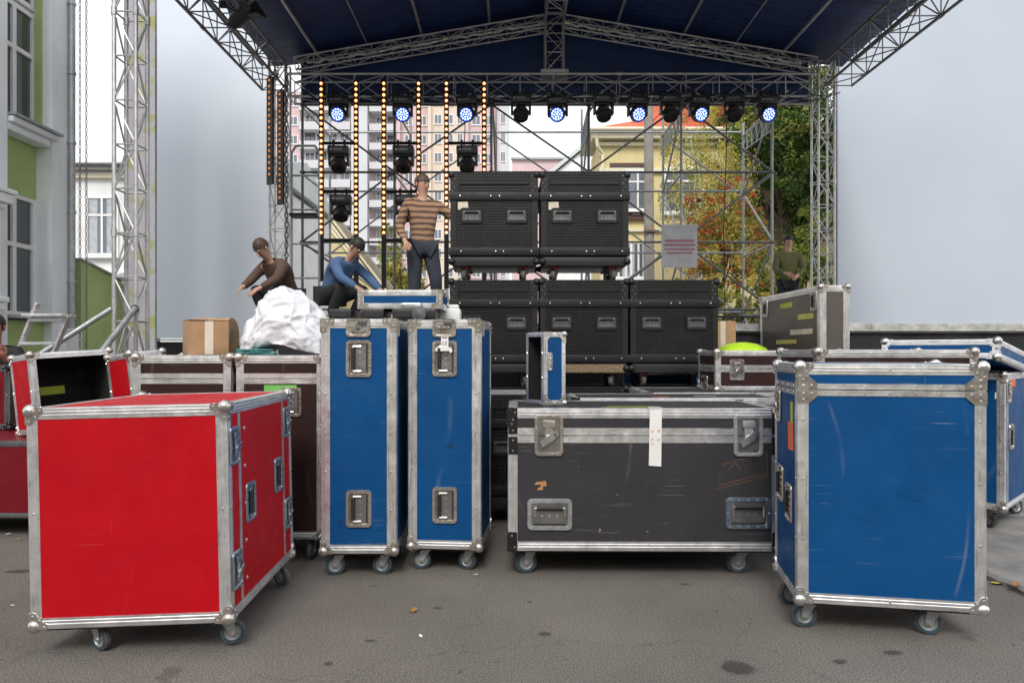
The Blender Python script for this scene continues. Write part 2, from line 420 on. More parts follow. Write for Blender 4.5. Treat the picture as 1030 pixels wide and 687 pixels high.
# ---------------------------------------------------------------- mesh building
class MB:
    def __init__(s):
        s.v = []; s.f = []; s.m = []; s.mats = []
    def mi(s, mat):
        if mat not in s.mats: s.mats.append(mat)
        return s.mats.index(mat)
    def add(s, vs, fs, mat, T=None):
        o = len(s.v); i = s.mi(mat)
        if T is not None: vs = [T @ Vector(p) for p in vs]
        s.v += [tuple(p) for p in vs]
        s.f += [tuple(o + k for k in f) for f in fs]
        s.m += [i] * len(fs)
        return s
    def box(s, c, d, mat, T=None, bev=0.0):
        x, y, z = d[0] / 2, d[1] / 2, d[2] / 2
        bev = min(bev, x * .9, y * .9, z * .9)
        if bev <= 0:
            vs = [(c[0] + a * x, c[1] + b * y, c[2] + e * z) for a in (-1, 1) for b in (-1, 1) for e in (-1, 1)]
            fs = [(0, 1, 3, 2), (4, 6, 7, 5), (0, 4, 5, 1), (2, 3, 7, 6), (0, 2, 6, 4), (1, 5, 7, 3)]
            return s.add(vs, fs, mat, T)
        bm = bmesh.new()
        bmesh.ops.create_cube(bm, size=1)
        for q in bm.verts: q.co = Vector((q.co.x * 2 * x, q.co.y * 2 * y, q.co.z * 2 * z))
        bmesh.ops.bevel(bm, geom=bm.edges[:], offset=bev, segments=2, affect='EDGES', profile=0.6)
        bm.verts.index_update()
        vs = [Vector(c) + q.co for q in bm.verts]; fs = [[q.index for q in f.verts] for f in bm.faces]
        bm.free()
        return s.add(vs, fs, mat, T)
    def tube(s, p, q, r, mat, n=8, r2=None, cap=True, T=None):
        p, q = Vector(p), Vector(q); d = (q - p)
        if d.length < 1e-6: return s
        d.normalize()
        a = d.orthogonal().normalized(); b = d.cross(a)
        r2 = r if r2 is None else r2
        vs = []
        for c, rr in ((p, r), (q, r2)):
            for k in range(n):
                t_ = 2 * math.pi * k / n
                vs.append(c + rr * (math.cos(t_) * a + math.sin(t_) * b))
        fs = [(k, (k + 1) % n, n + (k + 1) % n, n + k) for k in range(n)]
        if cap: fs += [tuple(range(n))[::-1], tuple(range(n, 2 * n))]
        return s.add(vs, fs, mat, T)
    def path(s, pts, r, mat, n=6, T=None):
        for a, b in zip(pts, pts[1:]): s.tube(a, b, r, mat, n, T=T)
        return s
    def prism(s, poly, z0, z1, mat, T=None):
        n = len(poly)
        vs = [(x, y, z0) for x, y in poly] + [(x, y, z1) for x, y in poly]
        fs = [(k, (k + 1) % n, n + (k + 1) % n, n + k) for k in range(n)] + [tuple(range(n))[::-1], tuple(range(n, 2 * n))]
        return s.add(vs, fs, mat, T)
    def lathe(s, prof, mat, n=20, T=None, close=True):
        vs = []; k = len(prof)
        for i in range(n):
            a = 2 * math.pi * i / n
            vs += [(r * math.cos(a), r * math.sin(a), z) for r, z in prof]
        fs = []
        for i in range(n):
            j = (i + 1) % n
            for q in range(k - 1):
                fs.append((i * k + q, j * k + q, j * k + q + 1, i * k + q + 1))
        if close:
            fs.append(tuple(i * k for i in range(n))[::-1]); fs.append(tuple(i * k + k - 1 for i in range(n)))
        return s.add(vs, fs, mat, T)
    def ball(s, c, r, mat, u=12, v=8, sc=(1, 1, 1), T=None, top=False):
        vs = []; fs = []
        v0 = 0.0
        v1 = math.pi * (0.5 if top else 1.0)
        for j in range(v + 1):
            ph = v0 + (v1 - v0) * j / v
            for i in range(u):
                a = 2 * math.pi * i / u
                vs.append((c[0] + r * sc[0] * math.sin(ph) * math.cos(a), c[1] + r * sc[1] * math.sin(ph) * math.sin(a), c[2] + r * sc[2] * math.cos(ph)))
        for j in range(v):
            for i in range(u):
                k = (i + 1) % u
                fs.append((j * u + i, (j + 1) * u + i, (j + 1) * u + k, j * u + k))
        return s.add(vs, fs, mat, T)
    def rivet(s, u, v, n0, mat, r=0.005, T=None):
        return s.ball((u, v, n0), r, mat, 7, 2, (1, 1, 0.55), T, top=True)
    def mesh(s, name, smooth=True, ang=38):
        me = bpy.data.meshes.new(name)
        me.from_pydata(s.v, [], s.f)
        for q in s.mats: me.materials.append(M[q])
        me.polygons.foreach_set('material_index', s.m)
        if smooth:
            me.polygons.foreach_set('use_smooth', [True] * len(s.f))
            me.update()
            bm = bmesh.new(); bm.from_mesh(me)
            bmesh.ops.recalc_face_normals(bm, faces=bm.faces[:])
            bm.to_mesh(me); bm.free()
            me.set_sharp_from_angle(angle=R(ang))
        me.update()
        return me
    def build(s, name, parent=None, smooth=True, ang=38):
        return put(name, s.mesh(name, smooth, ang), parent)

def put(name, me, parent=None, mat=None):
    o = bpy.data.objects.new(name, me)
    col.objects.link(o)
    if parent is not None: o.parent = parent
    if mat is not None: o.matrix_local = mat
    return o
def tag(o, label=None, cat=None, group=None, kind=None):
    if label: o['label'] = label
    if cat: o['category'] = cat
    if group: o['group'] = group
    if kind: o['kind'] = kind
    return o
def thing(name, label, cat, loc=(0, 0, 0), rz=0.0, group=None):
    o = bpy.data.objects.new(name, None)
    o.empty_display_size = 0.1
    col.objects.link(o)
    o.location = loc; o.rotation_euler = (0, 0, R(rz))
    return tag(o, label, cat, group)
def kids(o): return [c for c in col.objects if c.parent == o]
def copy_tree(o, parent=None):
    c = o.copy(); col.objects.link(c)
    if parent is not None: c.parent = parent
    for ch in list(o.children): copy_tree(ch, c)
    return c
def rrect(w, h, r, n=4):
    pts = []
    for cx, cy, a0 in ((w/2-r, h/2-r, 0), (-w/2+r, h/2-r, 90), (-w/2+r, -h/2+r, 180), (w/2-r, -h/2+r, 270)):
        for k in range(n + 1):
            a = R(a0 + 90 * k / n)
            pts.append((cx + r * math.cos(a), cy + r * math.sin(a)))
    return pts
def ring(mb, w, h, rad, rim, z0, z1, mat, T=None):
    """raised rounded-rectangle frame"""
    o = rrect(w, h, rad); oi = rrect(w - .006, h - .006, rad - .003); ii = rrect(w - 2*rim + .006, h - 2*rim + .006, max(.004, rad - rim*.5)); i2 = rrect(w - 2*rim, h - 2*rim, max(.003, rad - rim*.5))
    n = len(o)
    vs = [(x, y, z0) for x, y in o] + [(x, y, z1) for x, y in oi] + [(x, y, z1) for x, y in ii] + [(x, y, z0) for x, y in i2]
    fs = []
    for l in range(3):
        for k in range(n):
            j = (k + 1) % n
            fs.append((l*n+k, l*n+j, (l+1)*n+j, (l+1)*n+k))
    mb.add(vs, fs, mat, T)
# ---------------------------------------------------------------- flight case hardware (shared meshes)
HW = {}
def latch_hw(metal_):
    k = ('latch', metal_)
    if k in HW: return HW[k]
    p = MB(); W_, H_ = 0.118, 0.168
    ring(p, W_, H_, 0.018, 0.017, 0.002, 0.008, metal_)
    p.prism(rrect(W_ - .03, H_ - .03, .008), 0.0022, 0.0034, 'shaded_dish_steel')
    p.box((0, 0, 0.0046), (W_ - .036, 0.004, 0.0016), 'black_ink')
    for x in (-1, 1):
        for y in (-.07, -.028, .028, .07): p.rivet(x * (W_/2 - .0085), y, .008, metal_, .0045)
    for y in (-1, 1):
        for x in (-.018, .018): p.rivet(x, y * (H_/2 - .0085), .008, metal_, .0045)
    t_ = MB()
    t_.box((0, 0.046, 0.011), (0.05, 0.028, 0.012), metal_, bev=.004)
    t_.box((0, 0.012, 0.009), (0.034, 0.05, 0.007), metal_, bev=.002)
    t_.lathe([(0.0, .005), (.017, .005), (.017, .016), (.010, .019), (0, .019)], metal_, 14, Matrix.Translation((0, -.012, 0)), close=False)
    A = Matrix.Translation((0, -.012, 0)) @ Matrix.Rotation(R(35), 4, 'Z') @ Matrix.Diagonal((1.15, 1.25, 1.2, 1))
    t_.prism([(-.036, -.010), (-.012, -.012), (.012, -.012), (.036, -.008), (.040, .004), (.030, .012), (.010, .010), (-.010, .010), (-.032, .010)], .014, .018, 'chrome', A)
    t_.lathe([(0, .018), (.006, .018), (.006, .022), (0, .022)], 'dark_steel', 8, A @ Matrix.Translation((.026, 0, 0)), close=False)
    HW[k] = (p.mesh('latch'), t_.mesh('twist_lever'))
    return HW[k]
def handle_hw(metal_, grip):
    k = ('handle', metal_, grip)
    if k in HW: return HW[k]
    p = MB(); W_, H_ = 0.182, 0.128
    ring(p, W_, H_, 0.02, 0.02, 0.002, 0.009, metal_)
    p.prism(rrect(W_ - .036, H_ - .036, .008), 0.0022, 0.0032, 'dark_steel' if metal_ == 'black_metal' else 'shaded_dish_steel')
    p.box((0, -(H_/2 - .025), .0045), (W_ - .05, .006, .003), 'black_ink')
    for x in (-.072, -.036, 0, .036, .072):
        for y in (-1, 1): p.rivet(x, y * (H_/2 - .010), .009, metal_, .0048)
    for x in (-1, 1): p.rivet(x * (W_/2 - .010), 0, .009, metal_, .0048)
    for x in (-.03, 0, .03): p.rivet(x, -.006, .0032, metal_, .0055)
    g = MB()
    y0 = .026
    g.path([(-.060, -.012, .007), (-.060, y0, .010), (.060, y0, .010), (.060, -.012, .007)], .0042, 'chrome' if grip != 'rubber_black' or metal_ != 'black_metal' else 'dark_steel', 8)
    g.tube((-.052, y0, .011), (.052, y0, .011), .0095, grip, 10)
    HW[k] = (p.mesh('handle'), g.mesh('grip'))
    return HW[k]
def hinge_hw(metal_='zinc'):
    k = ('hinge', metal_)
    if k in HW: return HW[k]
    p = MB()
    p.prism(rrect(.05, .095, .006), .0035, .0058, metal_)
    p.tube((0, -.045, .009), (0, .045, .009), .006, metal_, 8)
    for y in (-.034, 0, .034):
        for x in (-.016, .016): p.rivet(x, y, .0058, metal_, .0045)
    HW[k] = (p.mesh('hinge'), None)
    return HW[k]
def caster_hw():
    if 'caster' in HW: return HW['caster']
    r = .062
    b_ = MB()
    b_.box((0, 0, .142), (.098, .082, .005), 'galvanised', bev=.001)
    b_.lathe([(.030, .125), (.034, .128), (.034, .1395)], 'galvanised', 16)
    off = -.030
    for sx in (-1, 1):
        poly = [(.030, .128), (-.034, .128), (off - .017, .066), (off - .014, .050), (off + .014, .050), (off + .020, .068)]
        T = Matrix(((0, 0, 1, 0), (1, 0, 0, 0), (0, 1, 0, 0), (0, 0, 0, 1)))
        b_.prism(poly, sx * .022 - .0015, sx * .022 + .0015, 'galvanised', T)
        b_.tube((sx * .021, off, r), (sx * .029, off, r), .010, 'chrome', 6)
    b_.box((0, .0, .127), (.046, .064, .003), 'galvanised')
    T = Matrix.Translation((0, off, r)) @ Matrix.Rotation(R(90), 4, 'Y')
    w = MB()
    w.lathe([(.044, -.016), (.050, -.017), (.0605, -.013), (.062, -.006), (.062, .006), (.0605, .013), (.050, .017), (.044, .016)], 'tyre_grey', 28, T, close=False)
    for s_ in (-1, 1):
        w.lathe([(.040, .0125 * s_), (.041, .0175 * s_), (.054, .0175 * s_), (.056, .0145 * s_)], 'rubber_blue', 28, T, close=False)
    h = MB()
    for s_ in (-1, 1):
        h.lathe([(.0, .013 * s_), (.012, .0135 * s_), (.014, .010 * s_), (.032, .010 * s_), (.037, .0155 * s_), (.0415, .0155 * s_)], 'galvanised', 24, T, close=False)
    HW['caster'] = (b_.mesh('caster'), w.mesh('tyre'), h.mesh('wheel_hub'))
    return HW['caster']
def ball_hw(metal_, style):
    """corner protector for the corner at the origin of the octant x>0,y>0,z>0 (inside of the case)"""
    k = ('corner', metal_, style)
    if k in HW: return HW[k]
    p = MB(); t_ = 0.0046
    if style == 'ball':
        poly = [(-.004, -.004), (.064, -.004), (.070, .006), (.066, .020), (.054, .027), (.046, .034), (.046, .046), (.034, .046), (.027, .054), (.020, .066), (.006, .070), (-.004, .064)]
    elif style == 'brace':
        poly = [(-.003, -.003), (.075, -.003), (.075, .030), (.046, .034), (.034, .046), (.030, .075), (-.003, .075)]
    else:
        poly = [(-.004, -.004), (.046, -.004), (.050, .004), (.050, .10), (.044, .106), (-.004, .106)]
    Fs = [Matrix.Identity(4),                                                        # xy face, normal -z
          Matrix(((1, 0, 0, 0), (0, 0, 1, 0), (0, 1, 0, 0), (0, 0, 0, 1))),          # xz face
          Matrix(((0, 0, 1, 0), (1, 0, 0, 0), (0, 1, 0, 0), (0, 0, 0, 1)))]          # yz face
    for i, F in enumerate(Fs):
        pl = poly
        if style == 'cap' and i == 0: pl = [(-.004, -.004), (.05, -.004), (.05, .05), (-.004, .05)]
        p.prism(pl, -t_ - .0012 * i, -.0022, metal_, F)
        rv = {'ball': [(.054, .008), (.008, .054), (.036, .036)], 'brace': [(.062, .012), (.035, .012), (.012, .035), (.012, .062)], 'cap': [(.036, .02), (.02, .085)]}[style]
        for (x, y) in rv:
            q = F @ Matrix.Translation((x, y, -t_ - .0012 * i)) @ Matrix.Rotation(R(180), 4, 'X')
            p.rivet(0, 0, 0, 'chrome' if metal_ != 'black_metal' else 'zinc', .0062, q)
    if style == 'ball': p.ball((.010, .010, .010), .030, metal_, 16, 10)
    elif style == 'cap': p.ball((.012, .012, .012), .020, metal_, 12, 8)
    HW[k] = (p.mesh('corner'), None)
    return HW[k]

def face_mat(face, w, d, h, z0):
    if face == 'F': c = ((1, 0, 0), (0, 0, 1), (0, -1, 0)); o = (-w/2, 0, z0)
    elif face == 'R': c = ((0, 1, 0), (0, 0, 1), (1, 0, 0)); o = (w/2, 0, z0)
    elif face == 'L': c = ((0, -1, 0), (0, 0, 1), (-1, 0, 0)); o = (-w/2, d, z0)
    elif face == 'B': c = ((-1, 0, 0), (0, 0, 1), (0, 1, 0)); o = (w/2, d, z0)
    else: c = ((1, 0, 0), (0, 1, 0), (0, 0, 1)); o = (-w/2, 0, z0 + h)
    m_ = Matrix.Identity(4)
    for j in range(3):
        for i in range(3): m_[i][j] = c[j][i]
    m_.translation = Vector(o)
    return m_

def lprofile(w, t_, r):
    return [(w, -t_), (r, -t_), (r * .3 - t_ * .7, -t_ * .75), (-t_ * .75, r * .3 - t_ * .7), (-t_, r), (-t_, w), (0, w), (0, 0), (w, 0)]

def flight_case(label, loc, rz, w, d, h, z0, panel_m, cat='flight case', trim=.045, split=None, band=.030, trim_m='aluminium', top_corner='ball', bot_corner='ball',
                corner_m='zinc', details=(), casters=True, roll=0.0, group=None, rivets=.22, open_front=None, name='flight_case', caster_in=.10, seed=0, skids=True, band_riv=.24, foot=None, notrim=False, caster_x=None, hs=1.0):
    rnd = random.Random(seed)
    root = thing(name, label, cat, loc, rz, group)
    if roll: root.rotation_euler = (0, R(roll), R(rz))
    if open_front:
        bx = MB(); t_ = .012
        bx.box((0, d - t_/2, z0 + h/2), (w, t_, h), panel_m)
        for sx in (-1, 1): bx.box((sx * (w/2 - t_/2), (d - t_)/2, z0 + h/2), (t_, d - t_, h), panel_m)
        bx.box((0, (d - t_)/2, z0 + t_/2), (w - 2*t_, d - t_, t_), panel_m)
        bx.box((0, (d - t_)/2, z0 + h - t_/2), (w - 2*t_, d - t_, t_), panel_m)
        bx.build('shell', root, smooth=False)
        ln = MB(); g = .010; wi, hi = w - 2*t_, h - 2*t_
        ln.box((0, d - t_ - g/2, z0 + h/2), (wi, g, hi), open_front)
        for sx in (-1, 1): ln.box((sx * (wi/2 - g/2), (d - t_ - g)/2 + .004, z0 + h/2), (g, d - t_ - g - .008, hi), open_front)
        for sz in (-1, 1): ln.box((0, (d - t_ - g)/2 + .004, z0 + h/2 + sz * (hi/2 - g/2)), (wi - 2*g, d - t_ - g - .008, g), open_front)
        ln.build('foam_lining', root, smooth=False)
    else:
        if split:
            bx = MB(); bx.box((0, d/2, z0 + (split - .002)/2), (w, d, split - .002), panel_m); bx.build('body', root, smooth=False)
            lx = MB(); lx.box((0, d/2, z0 + split + .002 + (h - split - .002)/2), (w, d, h - split - .002), panel_m)
            lx.box((0, d/2, z0 + split), (w - .012, d - .012, .006), 'black_ink'); lx.build('lid', root, smooth=False)
        else:
            bx = MB(); bx.box((0, d/2, z0 + h/2), (w, d, h), panel_m); bx.build('body', root, smooth=False)
    # aluminium edge profiles
    if not notrim:
        tm = MB(); tt = .0026; pr = lprofile(trim, tt, .005)
        def edge(org, A, B, C, L, mt=None):
            m_ = Matrix.Identity(4)
            for j, c in enumerate((A, B, C)):
                for i in range(3): m_[i][j] = c[i]
            m_.translation = Vector(org)
            tm.prism(pr, 0, L, mt or trim_m, m_)
        X, Y, Z = Vector((1, 0, 0)), Vector((0, 1, 0)), Vector((0, 0, 1))
        for sx in (-1, 1):
            for yy, sy in ((0, 1), (d, -1)): edge((sx*w/2, yy, z0), -sx*X, sy*Y, Z, h, 'aluminium_upright' if trim_m == 'aluminium' else None)
        wx = w - 2*trim; dy = d - 2*trim
        for zz, sz in ((z0, 1), (z0 + h, -1)):
            for yy, sy in ((0, 1), (d, -1)): edge((-wx/2, yy, zz), sy*Y, sz*Z, X, wx)
            for sx in (-1, 1): edge((sx*w/2, trim, zz), -sx*X, sz*Z, Y, dy)
        spl = split if isinstance(split, (int, float)) else None
        for face, L in (('F', w), ('R', d), ('L', d), ('B', w)):
            T = face_mat(face, w, d, h, z0)
            if spl:
                for s_ in (-1, 1):
                    tm.box((L/2, spl + s_ * (band/2 + .002), .0014), (L - 2*trim, band, .0026), trim_m, T)
                    tm.box((L/2, spl + s_ * (.0055), .0034), (L - 2*trim, .006, .0018), trim_m, T)
                    n = max(2, int((L - 2*trim) / band_riv))
                    for k in range(n + 1):
                        tm.rivet(trim + .03 + (L - 2*trim - .06) * k / n, spl + s_ * (band*.6), .0027, 'chrome', .0068 if band_riv < .2 else .0055, T)
            if rivets:
                n = max(1, int(h / rivets))
                for k in range(1, n):
                    for u in (trim*.5, L - trim*.5): tm.rivet(u, h*k/n + .02, .0038, 'chrome', .0068, T)
                n = max(1, int(L / (rivets*1.3)))
                for k in range(1, n):
                    for v_ in (trim*.5, h - trim*.5): tm.rivet(L*k/n, v_, .0030, 'chrome', .0066, T)
            for u in (trim*.52, L - trim*.52): tm.prism([(u - .0045, .0024), (u - .0025, .0040), (u + .0025, .0040), (u + .0045, .0024)], .075, h - .075, 'aluminium_upright' if trim_m == 'aluminium' else trim_m, T @ Matrix(((1, 0, 0, 0), (0, 0, 1, 0), (0, 1, 0, 0), (0, 0, 0, 1))))
            for v_ in (trim*.36, trim*.66, h - trim*.36, h - trim*.66):
                tm.prism([(v_ - .0055, .0024), (v_ - .0030, .0046), (v_ + .0030, .0046), (v_ + .0055, .0024)], trim + .004, L - trim - .004, trim_m, T @ Matrix(((0, 0, 1, 0), (1, 0, 0, 0), (0, 1, 0, 0), (0, 0, 0, 1))))
        tm.build('edge_trim', root)
    for sx in (-1, 1):
        for yy, sy in ((0, 1), (d, -1)):
            for zz, sz in ((z0, 1), (z0 + h, -1)):
                st = top_corner if sz < 0 else bot_corner
                if not st: continue
                m_ = Matrix.Identity(4)
                m_[0][0] = -sx; m_[1][1] = sy; m_[2][2] = sz
                m_.translation = Vector((sx*w/2, yy, zz))
                put('corner', ball_hw(corner_m, st)[0], root, m_)
    if skids:
        sk = MB()
        sk.box((0, d/2, z0 - .0075), (w - .03, d - .03, .012), 'black_ink')
        sk.build('base_board', root, smooth=False)
    if casters:
        c3 = caster_hw()
        sc = (z0 - .0135) / .1445
        for ix, sx in enumerate((-1, 1)):
            for iy, yy in enumerate((caster_in, d - caster_in)):
                cin = caster_x[ix] if caster_x else caster_in
                ang = (foot[iy*2+ix] if foot else rnd.uniform(0, 360))
                m_ = Matrix.Translation((sx * (w/2 - cin), yy, 0)) @ Matrix.Rotation(R(ang), 4, 'Z') @ Matrix.Scale(sc, 4)
                cc = put('caster', c3[0], root, m_)
                put('tyre', c3[1], cc); put('wheel_hub', c3[2], cc)
    for it in details:
        kind, face, u, v_ = it[:4]; rot = it[4] if len(it) > 4 else 0
        mt = it[5] if len(it) > 5 else 'zinc'
        T = face_mat(face, w, d, h, z0) @ Matrix.Translation((u, v_, .0028 if kind == 'latch' else .0004)) @ Matrix.Rotation(R(rot), 4, 'Z')
        if kind in ('latch', 'handle') and hs != 1: T = T @ Matrix.Diagonal((hs, hs, 1.15, 1))
        if kind == 'latch':
            hw = latch_hw(mt); o = put('latch', hw[0], root, T); put('twist_lever', hw[1], o)
        elif kind == 'handle':
            gr = it[6] if len(it) > 6 else 'rubber_black'
            hw = handle_hw(mt, gr); o = put('handle', hw[0], root, T); put('grip', hw[1], o)
        elif kind == 'hinge':
            put('hinge', hinge_hw(mt)[0], root, T)
        elif kind == 'sticker':
            sw, sh, sm = it[5], it[6], it[7]
            q = MB(); q.prism(rrect(sw, sh, .002, 1), .0004, .0012, sm); put('sticker', q.mesh('sticker', False), root, T)
        elif kind == 'rail':
            q = MB(); sw, sh = it[5], it[6]; q.box((0, 0, .0016), (sw, sh, .0026), 'aluminium'); 
            put('door_rail', q.mesh('door_rail', False), root, T)
    return root
def decal(root, dims, face, u, v_, mb, name='sticker', rot=0, lab=None):
    T = face_mat(face, *dims) @ Matrix.Translation((u, v_, 0)) @ Matrix.Rotation(R(rot), 4, 'Z')
    o = put(name, mb.mesh(name, False), root, T)
    if lab: o['label'] = lab
    return o

# ---------------------------------------------------------------- ground
g = MB()
g.add([(-300, -100, 0), (300, -100, 0), (300, 500, 0), (-300, 500, 0)], [(0, 1, 2, 3)], 'asphalt')
tag(g.build('ground', smooth=False), kind='structure')
# pavement slab to the right with broken kerb edge
def slab(y0, y1, x0, x1, jit, sd_):
    rn = random.Random(sd_); pts = []
    n = 14
    for k in range(n + 1):
        yy = y0 + (y1 - y0) * k / n
        pts.append((x0 + rn.uniform(-jit, jit), yy))
    pts += [(x1, y1), (x1, y0)]
    q = MB(); m_ = len(pts)
    ins = [(x + (.022 if i <= n else 0), y) for i, (x, y) in enumerate(pts)]
    ins[0] = (ins[0][0], y0 + .01); ins[n] = (ins[n][0], y1 - .01); ins[n+1] = (x1, y1 - .01); ins[n+2] = (x1, y0 + .01)
    vs = [(x, y, 0) for x, y in pts] + [(x, y, .022) for x, y in pts] + [(x, y, .038) for x, y in ins]
    fs = [(l*m_ + k, l*m_ + (k+1) % m_, (l+1)*m_ + (k+1) % m_, (l+1)*m_ + k) for l in (0, 1) for k in range(m_)] + [tuple(range(2*m_, 3*m_))]
    q.add(vs, fs, 'kerb_concrete')
    tag(q.build('pavement', smooth=False), kind='structure')
slab(3.30, 4.22, 2.72, 5.0, .015, 1)
slab(4.24, 5.25, 2.78, 5.0, .015, 2)
slab(5.27, 6.6, 2.75, 5.0, .015, 3)
# oil stains: thin blotches lying on the asphalt
def blot(x, y, rx, ry, sd_):
    q = MB(); n = 24; q.add([(0, 0, 0)] + [(1.3*math.cos(6.2832*k/n), 1.3*math.sin(6.2832*k/n), 0) for k in range(n)], [(0, k+1, (k+1) % n + 1) for k in range(n)], 'oil_stain')
    o = tag(q.build('ground_stain', smooth=False), kind='structure'); o.location = (x, y, .004); o.scale = (rx, ry, 1)
def G(px, py):
    Y = 1.3 * 687 / (py - 353)
    return (px - 515) / 687 * Y, Y
for (px, py, rx, ry, s_) in ((742, 672, .10, .09, 1), (548, 638, .050, .035, 2), (845, 666, .045, .03, 3), (689, 588, .035, .02, 4), (330, 668, .030, .025, 5), (372, 645, .04, .02, 6),
                             (18, 575, .10, .045, 7), (440, 612, .035, .02, 9), (897, 657, .06, .03, 10), (533, 606, .025, .02, 11)):
    x, y = G(px, py); blot(x, y, rx, ry, s_)
# fallen leaves and scraps
def leaf(px, py, s_, mt, lab, cat='leaf'):
    x, y = G(px, py); rn = random.Random(px)
    q = MB(); a = rn.uniform(0, 6.28)
    T = Matrix.Translation((x, y, .006 if x < 2.7 else .044)) @ Matrix.Rotation(a, 4, 'Z') @ Matrix.Scale(s_, 4)
    pts = [(-1, 0, 0), (-.6, .35, .12), (-.1, .62, .22), (.35, .4, .10), (1, 0, .2), (.4, -.45, .16), (-.1, -.55, .05), (-.6, -.3, .14)]
    vs = [(0, 0, .02)] + pts; n = len(pts)
    q.add(vs, [(0, k+1, (k+1) % n + 1) for k in range(n)], mt, T)
    q.add([(p[0], p[1], p[2] + .03) for p in vs], [(0, (k+1) % n + 1, k+1) for k in range(n)], mt, T)
    q.tube((-1, 0, 0), (-1.6, .1, .05), .04, mt, 5, T=T)
    tag(q.build('fallen_leaf' if cat == 'leaf' else 'paper_scrap', smooth=False), lab, cat, 'litter on the asphalt')
leaf(1003, 588, .036, 'leaf_yellow', 'yellow fallen leaf on the pavement edge beside the big blue case')
leaf(1022, 596, .034, 'leaf_dry', 'brown fallen leaf at the right edge, on the pavement edge')
leaf(416, 615, .030, 'leaf_dry', 'small orange-brown leaf on open asphalt in front of the tall blue cases')
leaf(423, 641, .016, 'tape_white', 'small white paper scrap on the asphalt, nearest the camera', 'scrap')
leaf(479, 579, .016, 'label_paper', 'tiny pale scrap beside the right tall blue case wheels', 'scrap')
leaf(19, 543, .022, 'leaf_yellow', 'little yellow leaf on the asphalt left of the big red case')
leaf(8, 538, .020, 'tape_white', 'flat white paper scrap at the left edge of the asphalt', 'scrap')
leaf(12, 610, .012, 'tape_white', 'tiny white scrap on the asphalt left of the red case wheel', 'scrap')

# ---------------------------------------------------------------- front row of flight cases
# red case
w, d, h, z0 = .825, .96, .925, .135
LR = (('latch', 'R', .075, .74, 0, 'zinc_blue'), ('latch', 'R', .075, .20, 0, 'zinc_blue'), ('latch', 'R', .86, .76, 0, 'zinc_blue'), ('latch', 'R', .86, .26, 0, 'zinc_blue'),
      ('handle', 'R', .27, .455, 90, 'zinc_blue'), ('handle', 'R', .70, .50, 90, 'zinc_blue'),
      ('rail', 'R', .14, .4625, 0, .028, h - .094), ('rail', 'R', .80, .4625, 0, .028, h - .094))
red = flight_case('big bright red flight case on blue-rimmed castors, front left', (-1.607, 2.89, 0), 2.5, w, d, h, z0, 'red_panel', details=LR, roll=-1.2, foot=(62, 105, 40, 60), seed=1, rivets=.33, caster_x=(.215, .055))
red.location.z = .004
for k in range(5):
    q = MB(); q.rivet(.21, .12 + k*.17, .0004, 'zinc', .010); decal(red, (w, d, h, z0), 'R', 0, 0, q, 'bolt')

# two tall blue cases
def tall_blue(label, loc, rz, sd_, foot, side=()):
    w, d, h, z0 = .425, .50, 1.335, .145
    return flight_case(label, loc, rz, w, d, h, z0, 'blue_panel', top_corner='brace', corner_m='zinc', trim=.050,
        details=(('handle', 'F', .215, h - .225, 90), ('handle', 'F', .215, .255, 90), ('hinge', 'R', .05, h - .05, 0), *side), seed=sd_, foot=foot, caster_in=.085, caster_x=(.085, .065), hs=1.18)
tb1 = tall_blue('left one of the two tall narrow blue flight cases, its top catch folded closed', (-.877, 3.90, 0), 0, 2, (285, 262, 200, 240))
tb2 = tall_blue('right one of the two tall blue flight cases, white paper tag at its top catch', (-.395, 3.99, 0), -5, 3, (280, 250, 220, 240))
for tb, open_ in ((tb1, 0), (tb2, 1)):
    h, z0 = 1.335, .145
    T = face_mat('F', .425, .5, h, z0) @ Matrix.Translation((.2125, h - .048, .0030))
    q = MB(); ring(q, .145, .110, .024, .018, 0, .008, 'zinc'); q.prism(rrect(.112, .078, .008), .0004, .0014, 'zinc')
    for x in (-.063, .063):
        for y in (-.03, .02): q.rivet(x, y, .008, 'chrome', .0048)
    for x in (-.03, .03): q.rivet(x, -.046, .008, 'chrome', .0048)
    o = put('top_catch', q.mesh('top_catch'), tb, T)
    q = MB()
    q.box((.022, .030, .010), (.05, .03, .014), 'dark_steel', bev=.003)
    if not open_:
        q.prism([(-.040, -.026), (.030, -.026), (.042, -.014), (.020, .012), (.004, .030), (-.010, .030)], .006, .012, 'chrome')
        q.lathe([(0, .012), (.012, .012), (.011, .018), (0, .019)], 'dark_steel', 12, Matrix.Translation((0, -.004, 0)), close=False)
    else:
        q.prism([(-.030, -.002), (.03, -.002), (.03, .02), (-.03, .02)], .006, .012, 'chrome')
        for x in (-.03, 0, .03): q.rivet(x, .006, .012, 'chrome', .006)
    o2 = put('catch_lever', q.mesh('catch_lever'), o)
